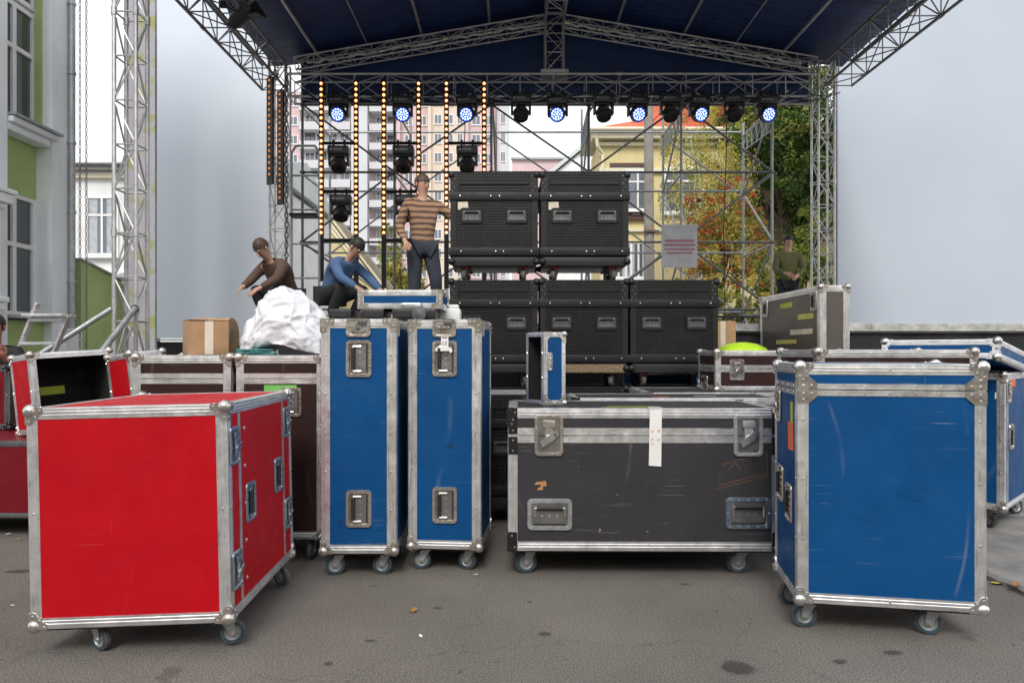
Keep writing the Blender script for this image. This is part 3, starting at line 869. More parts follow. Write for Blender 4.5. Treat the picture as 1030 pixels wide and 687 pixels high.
# paper tag on the second tall case
q = MB(); q.prism([(-.022, -.035), (.022, -.035), (.022, .035), (-.022, .035)], .013, .0145, 'tape_white')
q.prism([(-.052, -.052), (-.058, -.040), (-.045, -.026), (.040, -.030), (.046, -.052), (.034, -.064), (.026, -.050)], .0150, .0165, 'tape_white')
q.prism([(-.016, .024), (.016, .024), (.016, .030), (-.016, .030)], .0146, .0150, 'black_ink')
T = face_mat('F', .425, .5, 1.335, .145) @ Matrix.Translation((.2175, 1.335 - .130, 0.003))
tg = put('paper_tag', q.mesh('paper_tag', False), tb2, T)
def text(body, size, mt, parent, T, ext=.0003, name='lettering'):
    fc = bpy.data.curves.new(name, 'FONT'); fc.body = body; fc.size = size; fc.extrude = ext; fc.align_x = 'CENTER'; fc.align_y = 'CENTER'
    o = bpy.data.objects.new(name, fc); col.objects.link(o)
    dg = bpy.context.evaluated_depsgraph_get(); dg.update(); me = bpy.data.meshes.new_from_object(o.evaluated_get(dg)); bpy.data.objects.remove(o); me.name = name
    me.materials.clear(); me.materials.append(M[mt])
    return put(name, me, parent, T)
text('LS', .030, 'black_ink', tg, Matrix.Translation((0, -.005, .0150)))

# long charcoal trunk
w, d, h, z0 = 1.545, .66, .805, .165
trunk = flight_case('long charcoal grey road trunk with white tape over its lid joint, front centre', (.752, 3.88, 0), -.6, w, d, h, z0, 'charcoal_panel', trim=.052, split=.655, band=.040, rivets=0, band_riv=9,
    top_corner='cap', bot_corner='cap', corner_m='black_metal', details=(('latch', 'F', .23, .655, 0), ('latch', 'F', w-.185, .655, 0, 'galvanised'), ('handle', 'F', .235, .205, 0, 'galvanised'), ('handle', 'F', w-.185, .215, 0, 'zinc_blue'),
    ('sticker', 'T', .72, .10, 0, .36, .012, 'sticker_yellow'), ('sticker', 'T', .74, .17, 0, .30, .010, 'sticker_lime')), seed=5, foot=(285, 262, 230, 210), caster_in=.13, caster_x=(.13, .17), hs=1.42)
D_ = (w, d, h, z0)
for u in (.026, w - .026):
    for s_ in (-1, 1):
        q = MB()
        q.box((u, .655 + s_*.058, .0048), (.052, .10, .004), 'black_metal')
        for k in (-1, 1): q.rivet(u, .655 + s_*.058 + k*.03, .0068, 'zinc', .0055)
        decal(trunk, D_, 'F', 0, 0, q, 'black_bracket')
q = MB(); q.prism([(-.038, -.17), (.032, -.175), (.036, .15), (-.032, .15)], .0052, .0060, 'tape_white')
tp = decal(trunk, D_, 'F', .835, .655, q, 'tape', 0, 'white tape strip with red scribbles')
q = MB(); rn = random.Random(4)
for cx, cy in ((-.018, .025), (.018, .025), (-.022, -.02), (.015, -.022), (-.018, -.045)):
    pts = [(cx + rn.uniform(-.009, .009), cy + rn.uniform(-.008, .008), .0063) for _ in range(6)]
    q.path(pts, .0011, 'red_ink', 4)
put('scribble', q.mesh('scribble'), tp)
q = MB(); q.prism([(-.033, -.002), (.035, -.002), (.035, .05), (-.033, .06)], .0052, .0060, 'tape_white'); decal(trunk, D_, 'T', .835, 0, q, 'tape', 0)
q = MB(); q.box((0, 0, .0012), (.058, .10, .002), 'black_ink'); q.box((.004, .02, .0032), (.03, .05, .002), 'rubber_black', Matrix.Rotation(.2, 4, 'Z')); decal(trunk, D_, 'F', w-.15, .51, q, 'black_tape')
# faded stamp: two box outlines with rows of worn lettering
q = MB()
def frame2(a, b, mt, wd=.0016, z=.0008):
    a = Vector((*a, z)); b = Vector((*b, z)); dd = (b-a).normalized(); nn_ = Vector((-dd.y, dd.x, 0)) * wd/2
    q.add([a-nn_, b-nn_, b+nn_, a+nn_], [(0, 1, 2, 3)], mt)
T_ = Matrix.Rotation(.0, 4, 'Z')
P4 = [(-.20, -.11), (.10, -.035), (.095, .10), (-.16, .03)]
frame2(P4[0], P4[1], 'brown_ink'); frame2(P4[1], P4[2], 'brown_ink'); frame2(P4[2], P4[3], 'brown_ink'); frame2((-.17, -.085), (.085, -.022), 'brown_ink')
frame2((-.12, .0), (-.08, .04), 'brown_ink'); frame2((-.08, .04), (-.05, .0), 'brown_ink')
decal(trunk, D_, 'F', w-.175, .46, q, 'stamp_outline', 0, 'faded brown stamp outline')
for k, (txt, yy) in enumerate((('CAVUS', .012), ('CALOR', -.012))):
    pass
# peeling orange sticker and small chips
q = MB()
q.prism([(-.03, .012), (.028, .022), (.032, -.006), (.014, -.010), (.010, -.030), (-.022, -.030), (-.014, -.018), (.000, -.014), (-.002, .002), (-.034, .0)], .0004, .0010, 'sticker_rust')
decal(trunk, D_, 'F', .185, .375, q, 'sticker', 0, 'torn remains of an orange sticker')
for (x, y, a, b_) in ((.52, .115, .008, .014), (.79, .11, .010, .005), (.62, .32, .006, .004), (.40, .48, .005, .003)):
    q = MB(); q.prism([(x-a, y-b_), (x+a*.4, y-b_*.6), (x+a, y+b_*.5), (x-a*.3, y+b_)], .0004, .0008, 'chipboard'); decal(trunk, D_, 'F', 0, 0, q, 'paint_chip')

# large blue case, front right
w, d, h, z0 = .782, .50, 1.09, .148
bc = flight_case('big blue flight case with an orange sticker on its side, front right', (1.699, 3.07, 0), -10, w, d, h, z0, 'blue_panel', trim=.046, split=.975, band=.026, band_riv=.105,
    details=(('latch', 'L', .09, .87, 0, 'zinc'), ('handle', 'L', .14, .48, 90), ('handle', 'L', .33, .42, 90), ('sticker', 'L', .38, .86, 0, .045, .10, 'sticker_lime'), ('sticker', 'L', .36, .745, 4, .11, .135, 'sticker_orange')),
    seed=6, foot=(275, 258, 285, 80), caster_in=.10, corner_m='chrome', caster_x=(.075, .165))
for u in (.023, w - .023):
    for s_ in (-1, 1):
        q = MB()
        sd2 = 1 if u < .1 else -1
        q.prism([(u-.026, .975 + s_*.004), (u+.026 + (.034 if sd2 > 0 else 0), .975 + s_*.004), (u+.026 + (.034 if sd2 > 0 else 0), .975 + s_*.030), (u + .024, .975 + s_*.062), (u-.026, .975+s_*.062)] if sd2 > 0 else
                [(u+.026, .975 + s_*.004), (u-.060, .975 + s_*.004), (u-.060, .975 + s_*.030), (u - .024, .975 + s_*.062), (u+.026, .975+s_*.062)], .0050, .0072, 'zinc')
        for (a, b_) in ((0, .018), (0, .046), (.036*sd2, .018)): q.rivet(u + a, .975 + s_*b_, .0072, 'chrome', .0078)
        decal(bc, (w, d, h, z0), 'F', 0, 0, q, 'hinge_bracket')

# ---------------------------------------------------------------- second row
def brown(label, loc, rz, w, d, h, z0, split, details=(), casters=True, seed=0, **kw):
    return flight_case(label, loc, rz, w, d, h, z0, 'brown_panel', trim=.046, split=split, band=.030, details=details, casters=casters, seed=seed, **kw)
br1 = brown('dark brown flight case with a cardboard box on its lid', (-2.03, 4.20, 0), 0, .60, .62, 1.125, .145, .985, seed=11)
br2 = brown('dark brown flight case carrying the white plastic bundle', (-1.425, 4.20, 0), 0, .54, .62, 1.125, .145, .985, seed=12, foot=(0, 0, 0, 0),
            details=(('handle', 'F', .34, .84, 90), ('sticker', 'F', .27, .915, 0, .20, .06, 'sticker_green')))
br3 = brown('dark brown flight case with ball corners right behind the big blue case', (2.335, 4.14, 0), 0, .97, .60, 1.16, .145, 1.0, seed=13)
# dark trunks behind the charcoal one
def dark_trunk(label, loc, w, d, rz=0, det=(), **kw):
    return flight_case(label, loc, rz, w, d, .815, .165, 'charcoal_panel', trim=.045, split=.655, band=.035, rivets=0, band_riv=9, top_corner='cap', bot_corner='cap', corner_m='black_metal', details=det, **kw)
dark_trunk('dark grey road trunk hidden behind the long charcoal trunk, only its lid showing', (1.12, 4.60, 0), 1.42, .52, det=(('sticker', 'T', .62, .16, 0, .12, .02, 'sticker_orange'), ('sticker', 'T', .95, .22, 3, .16, .02, 'label_paper')), seed=21)
dark_trunk('rearmost dark grey road trunk, standing under the small brown case', (1.75, 5.18, 0), 1.45, .80, seed=22)
br4 = flight_case('small dark brown flight case with a square catch on its front, on the dark trunks', (2.09, 5.36, .981), 0, .98, .50, .315, .005, 'brown_panel', trim=.040, split=.175, band=.026, casters=False, skids=False,
            details=(('latch', 'F', .165, .165, 0), ('handle', 'L', .20, .05, 0)), seed=14)
# small open blue case on the charcoal trunk
sm = flight_case('small open-fronted blue case standing upright on the long charcoal trunk', (.14, 4.177, .974), -60, .20, .155, .435, .002, 'blue_panel', trim=.026, corner_m='chrome', top_corner=None, bot_corner=None,
                 casters=False, skids=False, open_front='foam_black', rivets=.14, name='open_case')
D_ = (.20, .155, .435, .002)
for cx, cz, a in ((0, 0, 1), (.155, 0, 2), (0, .435, 3), (.155, .435, 4)):
    q = MB(); fx = 1 if cx == 0 else -1; fz = 1 if cz == 0 else -1
    q.prism([(cx - .003*fx, cz - .003*fz), (cx + .062*fx, cz - .003*fz), (cx + .062*fx, cz + .018*fz), (cx + .034*fx, cz + .034*fz), (cx + .018*fx, cz + .062*fz), (cx - .003*fx, cz + .062*fz)][::fx*fz], .0030, .0052, 'zinc')
    for (u, v_) in ((.014, .045), (.045, .010), (.014, .014)): q.rivet(cx + u*fx, cz + v_*fz, .0052, 'chrome', .006)
    if cx: q.ball((cx - .006, cz + .008*fz, -.002), .019, 'chrome', 12, 8)
    decal(sm, D_, 'R', 0, 0, q, 'corner')
q = MB(); ring(q, .036, .115, .016, .010, 0, .008, 'zinc'); q.prism(rrect(.02, .098, .006), .001, .003, 'zinc')
for v_ in (-.045, -.015, .015, .045): q.rivet(0, v_, .003, 'chrome', .006)
decal(sm, D_, 'R', .042, .26, q, 'latch')

# dark red cases and upright open lids at the left edge
base = flight_case('dark red flight case at the left edge, under the open red case lid', (-3.83, 4.75, 0), 0, 1.70, 1.10, .53, .14, 'dark_red_panel', seed=31, details=(('latch', 'F', .62, .40, 0), ('handle', 'F', 1.0, .25, 0)), foot=(200, 180, 0, 0), trim=.035, trim_m='dark_steel')
def open_lid(label, corner, rz, w, d, h, lean, sd_, marks=True):
    rz_ = R(rz)
    o = flight_case(label, (0, 0, 0), 0, w, d, h, .004, 'red_panel', trim=.040, open_front='foam_black', casters=False, skids=False, rivets=.2, name='case_lid', cat='case lid', corner_m='zinc', seed=sd_)
    o.rotation_euler = (Matrix.Rotation(R(-lean), 3, 'Y') @ Matrix.Rotation(rz_, 3, 'Z')).to_euler()
    o.location = (corner[0] + w/2*math.cos(rz_), corner[1] + w/2*math.sin(rz_), corner[2] + .5*w*math.cos(rz_)*math.sin(R(lean)) + .02)
    if marks:
        q = MB(); q.box((w*.80, h*.74, -(d-.034)), (.085, .10, .020), 'foam_black'); q.box((w*.12, h*.70, -(d-.034)), (.06, .10, .020), 'foam_black')
        put('foam_block', q.mesh('foam_block', False), o, face_mat('F', w, d, h, .004))
        q = MB(); q.prism(rrect(.17, .062, .004), 0, .001, 'sticker_lime'); put('lime_label', q.mesh('lime_label', False), o, face_mat('F', w, d, h, .004) @ Matrix.Translation((w*.45, h*.53, -(d-.0236))))
    return o
ol1 = open_lid('upright open lid of a red case, black foam inside with a lime label', (-3.38, 4.86, .680), 55, .554, .35, .58, 6, 32)
ol2 = open_lid('narrow upright red lid between the open foam-lined lid and the brown case', (-2.70, 4.93, .700), 55, .26, .35, .57, 7, 33, False)
un = flight_case('low red case standing behind the leftmost brown case', (-2.55, 4.88, 0), 0, .75, .6, .55, .14, 'dark_red_panel', seed=36)
rc = flight_case('dark red flight case with black fittings stacked at the far left', (-4.32, 5.40, .675), 0, .70, .45, .50, .004, 'dark_red_panel', trim_m='dark_steel', corner_m='black_metal', casters=False, skids=False, seed=34,
                 details=(('latch', 'F', .56, .30, 0, 'black_metal'), ('handle', 'F', .40, .10, 0, 'black_metal')))

# blue case turned corner-on at the right edge, shallow lid lying askew above it
rb = flight_case('blue flight case turned corner-on at the right edge, silver-edged, on castors', (3.712, 5.013, .038), 43, .80, .80, .955, .150, 'blue_panel', seed=41,
                 details=(('latch', 'F', .10, .83, 0, 'zinc'), ('handle', 'F', .19, .50, 90), ('sticker', 'F', .25, .90, 0, .16, .09, 'sticker_orange'), ('rail', 'F', .085, .4775, 0, .024, .86), ('sticker', 'L', .77, .80, 0, .05, .045, 'tape_white')), foot=(150, 60, 250, 0), caster_in=.09)
lid = flight_case('shallow blue lid with silver edges lying tilted on the right-edge blue case', (0, 0, 0), 0, .95, .70, .125, .004, 'blue_panel', trim=.035, casters=False, skids=False, seed=42, name='case_lid', cat='case lid', corner_m='chrome', rivets=.3)
RM = Matrix.Rotation(R(43), 3, 'Z') @ Matrix.Rotation(R(6.4), 3, 'Y')
lid.rotation_euler = RM.to_euler(); lid.location = Vector((3.17, 4.45, 1.252)) - RM @ Vector((-.475, 0, .004))
# ---------------------------------------------------------------- black stacked cases
def black_case_meshes():
    w, d, h = .79, .60, .973
    P = {}
    q = MB()
    q.box((0, d/2, .215 + .285), (w, d, .570), 'black_hex_laminate'); P['body'] = q.mesh('body', False)
    q = MB(); q.box((0, d/2, .787 + .093), (w, d, .186), 'black_hex_laminate'); 
    q.box((0, -.004, .885), (w - .16, .010, .028), 'black_metal')
    P['lid'] = q.mesh('lid', False)
    for z in (.258, .760):
        q = MB()
        q.box((0, d/2, z), (w + .030, d + .030, .070), 'black_metal', bev=.004)
        for x in (-.30, .015, .085, .34) if z < .5 else (-.31, -.03, .05, .33): q.rivet(0, 0, 0, 'chrome', .0095, Matrix.Translation((x, -.015, z)) @ Matrix.Rotation(R(90), 4, 'X'))
        P['strap_band' + str(z)] = q.mesh('strap_band')
    q = MB()
    q.box((0, -.002, .5), (.05, .006, .44), 'black_metal'); P['edge_guard'] = q.mesh('edge_guard')
    q = MB(); q.box((0, -.003, .88), (.07, .008, .17), 'black_metal')
    for k in range(5): q.rivet(0, 0, 0, 'dark_steel', .007, Matrix.Translation((-.015 + .02*(k % 2), -.007, .81 + k*.034)) @ Matrix.Rotation(R(90), 4, 'X'))
    P['lid_guard'] = q.mesh('lid_guard')
    q = MB()
    q.box((0, d/2, .170), (w - .02, d - .01, .085), 'plastic_black', bev=.012); P['base_tray'] = q.mesh('base_tray')
    q = MB()
    q.box((0, d/2, .170), (w - .02, d - .01, .085), 'chipboard', bev=.008); P['base_wood'] = q.mesh('base_tray')
    q = MB(); q.ball((0, 0, 0), .034, 'black_metal', 14, 10); P['corner'] = q.mesh('corner')
    hw = handle_hw('black_metal', 'rubber_black')
    q = MB()
    q.box((0, 0, .118), (.09, .10, .012), 'sticker_red', bev=.002) if 'sticker_red' in M else q.box((0, 0, .118), (.09, .10, .012), 'dark_red_panel', bev=.002)
    for sx in (-1, 1): q.box((sx*.026, -.01, .085), (.004, .06, .06), 'dark_steel')
    P['caster'] = q.mesh('caster')
    q = MB(); q.lathe([(.02, -.018), (.046, -.018), (.050, -.012), (.050, .012), (.046, .018), (.02, .018)], 'tyre_grey', 20, Matrix.Translation((0, -.02, .050)) @ Matrix.Rotation(R(90), 4, 'Y'))
    P['wheel'] = q.mesh('wheel')
    return P
BP = black_case_meshes()
def black_case(label, loc, wood=False, sticker=False, sx_=1.0, group='black cases stacked behind the trunk'):
    w, d = .79, .60
    o = thing('stacked_case', label, 'flight case', loc, 0, group)
    for k in ('body', 'lid'): put(k, BP[k], o)
    for k in ('strap_band0.258', 'strap_band0.76'): put('strap_band', BP[k], o)
    for sx in (-1, 1): put('edge_guard', BP['edge_guard'], o, Matrix.Translation((sx*(w/2 - .022), 0, 0))); put('lid_guard', BP['lid_guard'], o, Matrix.Translation((sx*(w/2 - .03), 0, 0)))
    put('base_tray', BP['base_wood' if wood else 'base_tray'], o)
    for sx in (-1, 1):
        for y in (0, d):
            for z in (.168, .955):
                put('corner', BP['corner'], o, Matrix.Translation((sx*(w/2 - .008), y + (.010 if y == 0 else -.010), z)))
            c = put('caster', BP['caster'], o, Matrix.Translation((sx*.27, (.10 if y == 0 else .50), 0)) @ Matrix.Rotation(random.uniform(-.6, .6), 4, 'Z'))
            put('wheel', BP['wheel'], c)
    hw = handle_hw('black_metal', 'rubber_black')
    for x in (-.205, .205):
        T = Matrix.Translation((x, -.001, .585)) @ Matrix.Rotation(R(90), 4, 'X') @ Matrix.Scale(1.12, 4)
        hh = put('handle', hw[0], o, T); put('grip', hw[1], hh)
    if sticker:
        q = MB(); q.prism([(-.045, -.035), (.04, -.035), (.05, -.02), (.045, .036), (-.045, .034)], .0004, .001, 'label_paper')
        put('sticker', q.mesh('sticker', False), o, Matrix.Translation((-.285, 0, .675)) @ Matrix.Rotation(R(90), 4, 'X'))
    return o
H = .973; XS = (-.165, .66, 1.475); YS = 6.22
names = (('bottom left', 'bottom middle', 'bottom right'), ('middle row left', 'middle row centre', 'middle row right'), ('top left', 'top right'))
for r_ in range(3):
    for c_ in range(3 if r_ < 2 else 2):
        lab = ['black mesh-faced case on the floor, under the ' + ('left', 'middle', 'right')[c_] + ' column of the stack',
               ('black case in the middle tier of the stack, behind the right tall blue case', 'black case in the middle tier with a chipboard-brown base tray', 'black case in the middle tier at the right end, nothing stacked on it')[c_],
               ('topmost black case on the left, nearest the hanging light strips, pale label on its front', 'topmost black case on the right, pale label on its front', '')[c_]][r_]
        black_case(lab, (XS[c_] + random.uniform(-.006, .006), YS + random.uniform(-.01, .01), r_ * H), wood=(r_ == 1 and c_ == 1), sticker=(r_ == 2))
bl = black_case('black mesh-faced case seen in the gap between the blue case and the charcoal trunk', (-.26, 5.10, 0), group=None)
q = MB(); q.box((0, .3, .9755), (.74, .56, .004), 'galvanised'); put('top_plate', q.mesh('top_plate', False), bl)

# black gear case behind the tall blue ones, and a thin blue and silver case lying on it
w, d, h, z0 = .78, .60, 1.38, .15
gc = flight_case('tall black equipment case behind the two tall blue cases', (-.97, 4.98, 0), 0, .80, .60, 1.36, .15, 'black_hex_laminate', trim=.05, trim_m='black_metal', corner_m='black_metal', seed=51)
q = MB()
for x in (-.30, -.06, .17, .32): q.box((x, 0, .05), (.17, .34, .09), 'plastic_black', bev=.012); q.box((x, -.173, .055), (.12, .006, .04), 'black_ink')
q.lathe([(0, 0), (.055, 0), (.06, .02), (.05, .05), (0, .055)], 'dark_steel', 20, Matrix.Translation((.29, -.18, .05)) @ Matrix.Rotation(R(90), 4, 'X'), close=False)
eq = thing('amplifier', 'black boxy lighting gear lying on the equipment case behind the tall blue cases', 'stage equipment', (-.97, 5.20, 1.514))
put('housing', q.mesh('housing'), eq)
th = flight_case('thin blue and silver case with a carry handle, lying flat above the tall blue cases', (-.83, 5.06, 1.612), -1, .62, .40, .135, .002, 'blue_panel', trim=.040, casters=False, skids=False, top_corner='brace', bot_corner='brace', seed=52, name='carry_case')
q = MB(); q.path([(-.075, 0, 0), (-.065, 0, .035), (.065, 0, .035), (.075, 0, 0)], .010, 'aluminium', 8)
put('carry_handle', q.mesh('carry_handle'), th, Matrix.Translation((.09, 0, .03)) @ Matrix.Rotation(R(90), 4, 'X'))
q = MB(); q.box((0, 0, .06), (.17, .16, .12), 'window_white', bev=.02); q.box((.03, -.02, .135), (.08, .09, .03), 'window_white', bev=.01)
tag(q.build('white_carton'), 'small white plastic box beside the thin blue carry case', 'box').location = (-.49, 5.42, 1.514)

flight_case('blue flight case glimpsed through the castor gap under the black stack', (1.62, 6.90, 0), 0, .80, .55, .95, .145, 'blue_panel', trim=.035, seed=53)
# cardboard box, paper roll, plastic bundle, rope
cb = thing('cardboard_box', 'brown cardboard box on the left dark brown case', 'box', (-1.975, 4.40, 1.2745), 34)
q = MB(); q.box((0, 0, .108), (.235, .235, .216), 'cardboard', bev=.003); put('carton', q.mesh('carton'), cb)
q = MB(); q.box((-.061, -.004, .2205), (.113, .24, .003), 'cardboard'); q.box((.061, -.002, .2195), (.113, .236, .003), 'cardboard'); put('flap', q.mesh('flap', False), cb)
q = MB(); q.box((0, -.1182, .108), (.05, .0012, .21), 'label_paper'); put('packing_tape', q.mesh('packing_tape', False), cb)
q = MB(); q.tube((-.12, 0, .125), (.12, 0, .125), .125, 'cardboard', 28); q.tube((-.122, 0, .125), (.122, 0, .125), .05, 'wood_grey', 16)
pr = tag(q.build('paper_roll'), 'round brown paper roll behind the cardboard box', 'roll'); pr.location = (-2.03, 4.66, 1.2745)

bm = bmesh.new(); bmesh.ops.create_icosphere(bm, subdivisions=6, radius=1)
for v_ in bm.verts:
    p = v_.co.copy()
    n1 = noise.noise(p * 1.6 + Vector((3, 1, 7))) * .16
    w_ = Vector((noise.noise(p*2 + Vector((5, 0, 0))), noise.noise(p*2 + Vector((0, 5, 0))), noise.noise(p*2 + Vector((0, 0, 5))))) * .35
    n2 = (1 - abs(noise.noise((p + w_) * 2.6 + Vector((9, 4, 2))))) ** 2.5 * .13 - .06
    n3 = (1 - abs(noise.noise((p + w_) * 6.5 + Vector((1, 8, 5))))) ** 4 * .032
    k = 1 + n1 + n2 + n3
    q_ = p * k
    x, y, z = q_.x * .262, q_.y * .23, q_.z * .262
    x *= 1 + .9 * max(0, -z + .05) * (1 if x > 0 else 1.1)
    if z < -.10: z = -.10 + (z + .10) * .10
    z += .06 * math.exp(-((x + .02) / .14) ** 2)
    v_.co = (x, y, z)
me = bpy.data.meshes.new('plastic_bundle'); bm.to_mesh(me); bm.free(); me.materials.append(M['plastic_sheet'])
me.polygons.foreach_set('use_smooth', [True] * len(me.polygons))
pb = tag(put('plastic_bundle', me), 'crumpled bundle of white plastic sheeting on the brown case', 'plastic sheet'); zmin = min(v_.co.z for v_ in me.vertices); pb.location = (-1.47, 4.50, 1.2750 - zmin)
q = MB(); rn = random.Random(9); pts = []
for k in range(150):
    a = k * .42; rr = .055 + .035 * math.sin(k * .31) + rn.uniform(-.008, .008)
    pts.append((rr * 1.5 * math.cos(a), rr * .6 * math.sin(a), .012 + .018 * (1 + math.sin(k * .23)) * .8))
q.path(pts, .0045, 'teal_rope', 5)
tag(q.build('rope_coil'), 'teal rope coil at the foot of the plastic bundle', 'rope').location = (-1.60, 4.26, 1.268)

# large dark case with handles, right of the black stack
w, d, h, z0 = .20, 1.45, 1.72, .15
dk = flight_case('tall dark grey-brown case seen side-on, silver edges, yellow marks on its side', (2.86, 6.05, 0), 0, .26, 1.45, 1.73, .15, 'grey_brown_panel', trim=.055, seed=61, caster_in=.09,
    details=(('handle', 'L', 1.33, 1.60, 90), ('handle', 'L', .16, 1.60, 90), ('sticker', 'L', .70, 1.60, 0, .30, .05, 'sticker_lime'), ('sticker', 'L', 1.15, 1.47, 0, .34, .05, 'sticker_yellow'), ('sticker', 'L', 1.05, 1.33, 0, .50, .05, 'label_paper'), ('sticker', 'L', .7, 1.24, 0, .5, .04, 'sticker_yellow')))
# tall carton and lime green bin
q = MB(); q.box((0, .12, .80), (.26, .24, 1.60), 'cardboard', bev=.004)
cr = thing('tall_carton', 'upright tall brown carton behind the right end of the black stack', 'box', (2.12, 6.86, 0)); put('carton', q.mesh('carton'), cr)
q = MB(); q.box((0, .0, 1.2), (.05, .004, .8), 'label_paper'); put('packing_tape', q.mesh('packing_tape', False), cr)
lb = thing('lidded_bin', 'bin with a domed lime green lid behind the small brown case', 'bin', (2.16, 6.42, 0))
q = MB(); q.lathe([(.17, .0), (.20, .04), (.235, 1.20), (.24, 1.23)], 'plastic_black', 28); put('bin_body', q.mesh('bin_body'), lb)
q = MB(); q.lathe([(.255, 1.225), (.258, 1.25), (.22, 1.325), (.14, 1.365), (.05, 1.38), (.0, 1.382)], 'lime_plastic', 32, close=False); put('lid', q.mesh('lid'), lb)

# ---------------------------------------------------------------- stage
stg = thing('stage', 'raised open-air stage deck with black cloth skirt, behind the cases', 'stage', (1.65, 7.7, 0))
q = MB(); q.box((0, 2.9, 1.55), (8.6, 5.8, .10), 'stage_deck'); put('deck', q.mesh('deck', False), stg)
q = MB(); q.box((0, -.018, 1.565), (8.64, .03, .085), 'aluminium'); put('deck_edge', q.mesh('deck_edge', False), stg)
def skirt(W_, H_, amp=.02, nper=7.0, name='skirt'):
    n = int(W_ * 26); q = MB(); vs = []; rn = random.Random(int(W_*10))
    for k in range(n + 1):
        x = -W_/2 + W_*k/n
        for z in (0, H_*.5, H_):
            a = amp * (1.3 - z/H_) * (math.sin(x*nper) + .5*math.sin(x*nper*2.3+1) + .3*math.sin(x*nper*4.7))
            vs.append((x, a, z))
    fs = []
    for k in range(n):
        for j in (0, 1): fs.append((k*3+j, (k+1)*3+j, (k+1)*3+j+1, k*3+j+1))
    q.add(vs, fs, 'cloth_black')
    return q.mesh(name, True, 80)
put('skirt', skirt(8.6, 1.50), stg, Matrix.Translation((0, .02, .01)))
for x in (-4.0, -2, 0, 2, 4.0):
    for y in (.4, 5.4):
        q = MB(); q.tube((x, y, 0), (x, y, 1.5), .03, 'galvanised', 8); put('leg', q.mesh('leg'), stg)

def screen(name, label, x0, x1, y, zb, zt, mt='screen_vinyl'):
    o = thing(name, label, 'screen', ((x0 + x1)/2, y, 0)); W_ = x1 - x0
    q = MB(); q.box((0, 0, (zb + zt)/2), (W_, .06, zt - zb), mt); put('screen_panel', q.mesh('screen_panel', False), o)
    q = MB(); q.box((0, -.02, zb - .035), (W_ + .02, .10, .028), 'galvanised'); put('bottom_rail', q.mesh('bottom_rail', False), o)
    put('skirt', skirt(W_, zb - .075, .03, 4.0), o)
    for sx in (-1, 1):
        q = MB(); q.box((sx*(W_/2 - .1), .12, zt/2), (.1, .1, zt), 'truss_dark'); put('upright', q.mesh('upright', False), o)
screen('backdrop_screen', 'blank pale grey screen left of the stage, beside the truss tower', -7.50, -4.98, 14.1, 1.56, 10.5)
screen('backdrop_screen', 'blank pale grey screen right of the stage, reaching the picture edge', 6.72, 14.5, 14.1, 1.87, 10.5, 'screen_vinyl_grey')

# printed banner behind the tower
bn = thing('banner', 'narrow mauve and yellow-green printed banner behind the left truss tower', 'banner', (-5.76, 10.6, 0))
q = MB(); q.box((0, 0, 5.2), (.44, .02, 8.0), 'banner_print'); put('banner_cloth', q.mesh('banner_cloth', False), bn)
q = MB(); q.tube((-.23, 0, 9.2), (.23, 0, 9.2), .03, 'galvanised', 8); q.tube((-.23, 0, 1.18), (.23, 0, 1.18), .03, 'galvanised', 8); q.tube((.20, .04, 0), (.20, .04, 9.2), .025, 'galvanised', 8); put('banner_pole', q.mesh('banner_pole'), bn)

# ---------------------------------------------------------------- trusses
def truss(name, label, p, q_, w, h, pitch, mt='truss_aluminium', up=(0, 0, 1), rc=.025, rl=.010, cat='truss', group=None, style='X', ends=True):
    p, q_ = Vector(p), Vector(q_); L = (q_ - p).length; a = (q_ - p).normalized()
    u = Vector(up); s = a.cross(u).normalized(); u = s.cross(a).normalized()
    root = thing(name, label, cat, p, 0, group)
    C = [(-1, -1), (1, -1), (1, 1), (-1, 1)]
    def P(i, t_): return a*t_ + s*(C[i % 4][0]*w/2) + u*(C[i % 4][1]*h/2)
    for i in range(4):
        m_ = MB(); m_.tube(P(i, 0), P(i, L), rc, mt, 8); put('chord', m_.mesh('chord'), root)
    n = max(1, round(L / pitch)); l = MB()
    for k in range(n):
        t0, t1 = L*k/n, L*(k+1)/n
        for i in range(4):
            if k or ends: l.tube(P(i, t0), P(i+1, t0), rl, mt, 5, cap=False)
            if (k + i) % 2: l.tube(P(i, t0), P(i+1, t1), rl, mt, 5, cap=False)
            else: l.tube(P(i+1, t0), P(i, t1), rl, mt, 5, cap=False)
        # double plates where sections join
        if k % 5 == 0 and k:
            for i in range(4): l.tube(P(i, t0 - .05), P(i, t0 + .05), rc*1.35, mt, 8)
    if ends:
        for i in range(4): l.tube(P(i, L), P(i+1, L), rl, mt, 5, cap=False)
    put('lattice', l.mesh('lattice'), root)
    return root

# front left tower with braces and chains
tw = truss('truss_tower', 'tall silver lattice tower at the left with diagonal props at its foot', (-4.80, 8.6, 0.02), (-4.80, 8.6, 11), .27, .27, .56, up=(0, 1, 0), rc=.027, rl=.012)
q = MB(); q.tube((.16, -.20, 1.80), (-.05, -1.6, .45), .036, 'galvanised', 10); q.tube((.16, -.20, 1.80), (.12, -.12, 1.80), .05, 'dark_steel', 8); put('prop', q.mesh('prop'), tw)
q = MB(); q.tube((-.16, -.15, 1.80), (-1.30, -.9, .75), .036, 'galvanised', 10); put('prop', q.mesh('prop'), tw)
q = MB(); q.tube((-.16, -.10, 1.0), (-.42, -.35, .2), .03, 'brown_ink', 8); put('prop', q.mesh('prop'), tw)
q = MB(); q.box((0, 0, .0), (.9, .9, .03), 'dark_steel'); put('base_plate', q.mesh('base_plate', False), tw)
q = MB(); q.box((-.55, 0, 8.6), (.9, .12, .12), 'truss_dark'); put('hoist_arm', q.mesh('hoist_arm', False), tw)
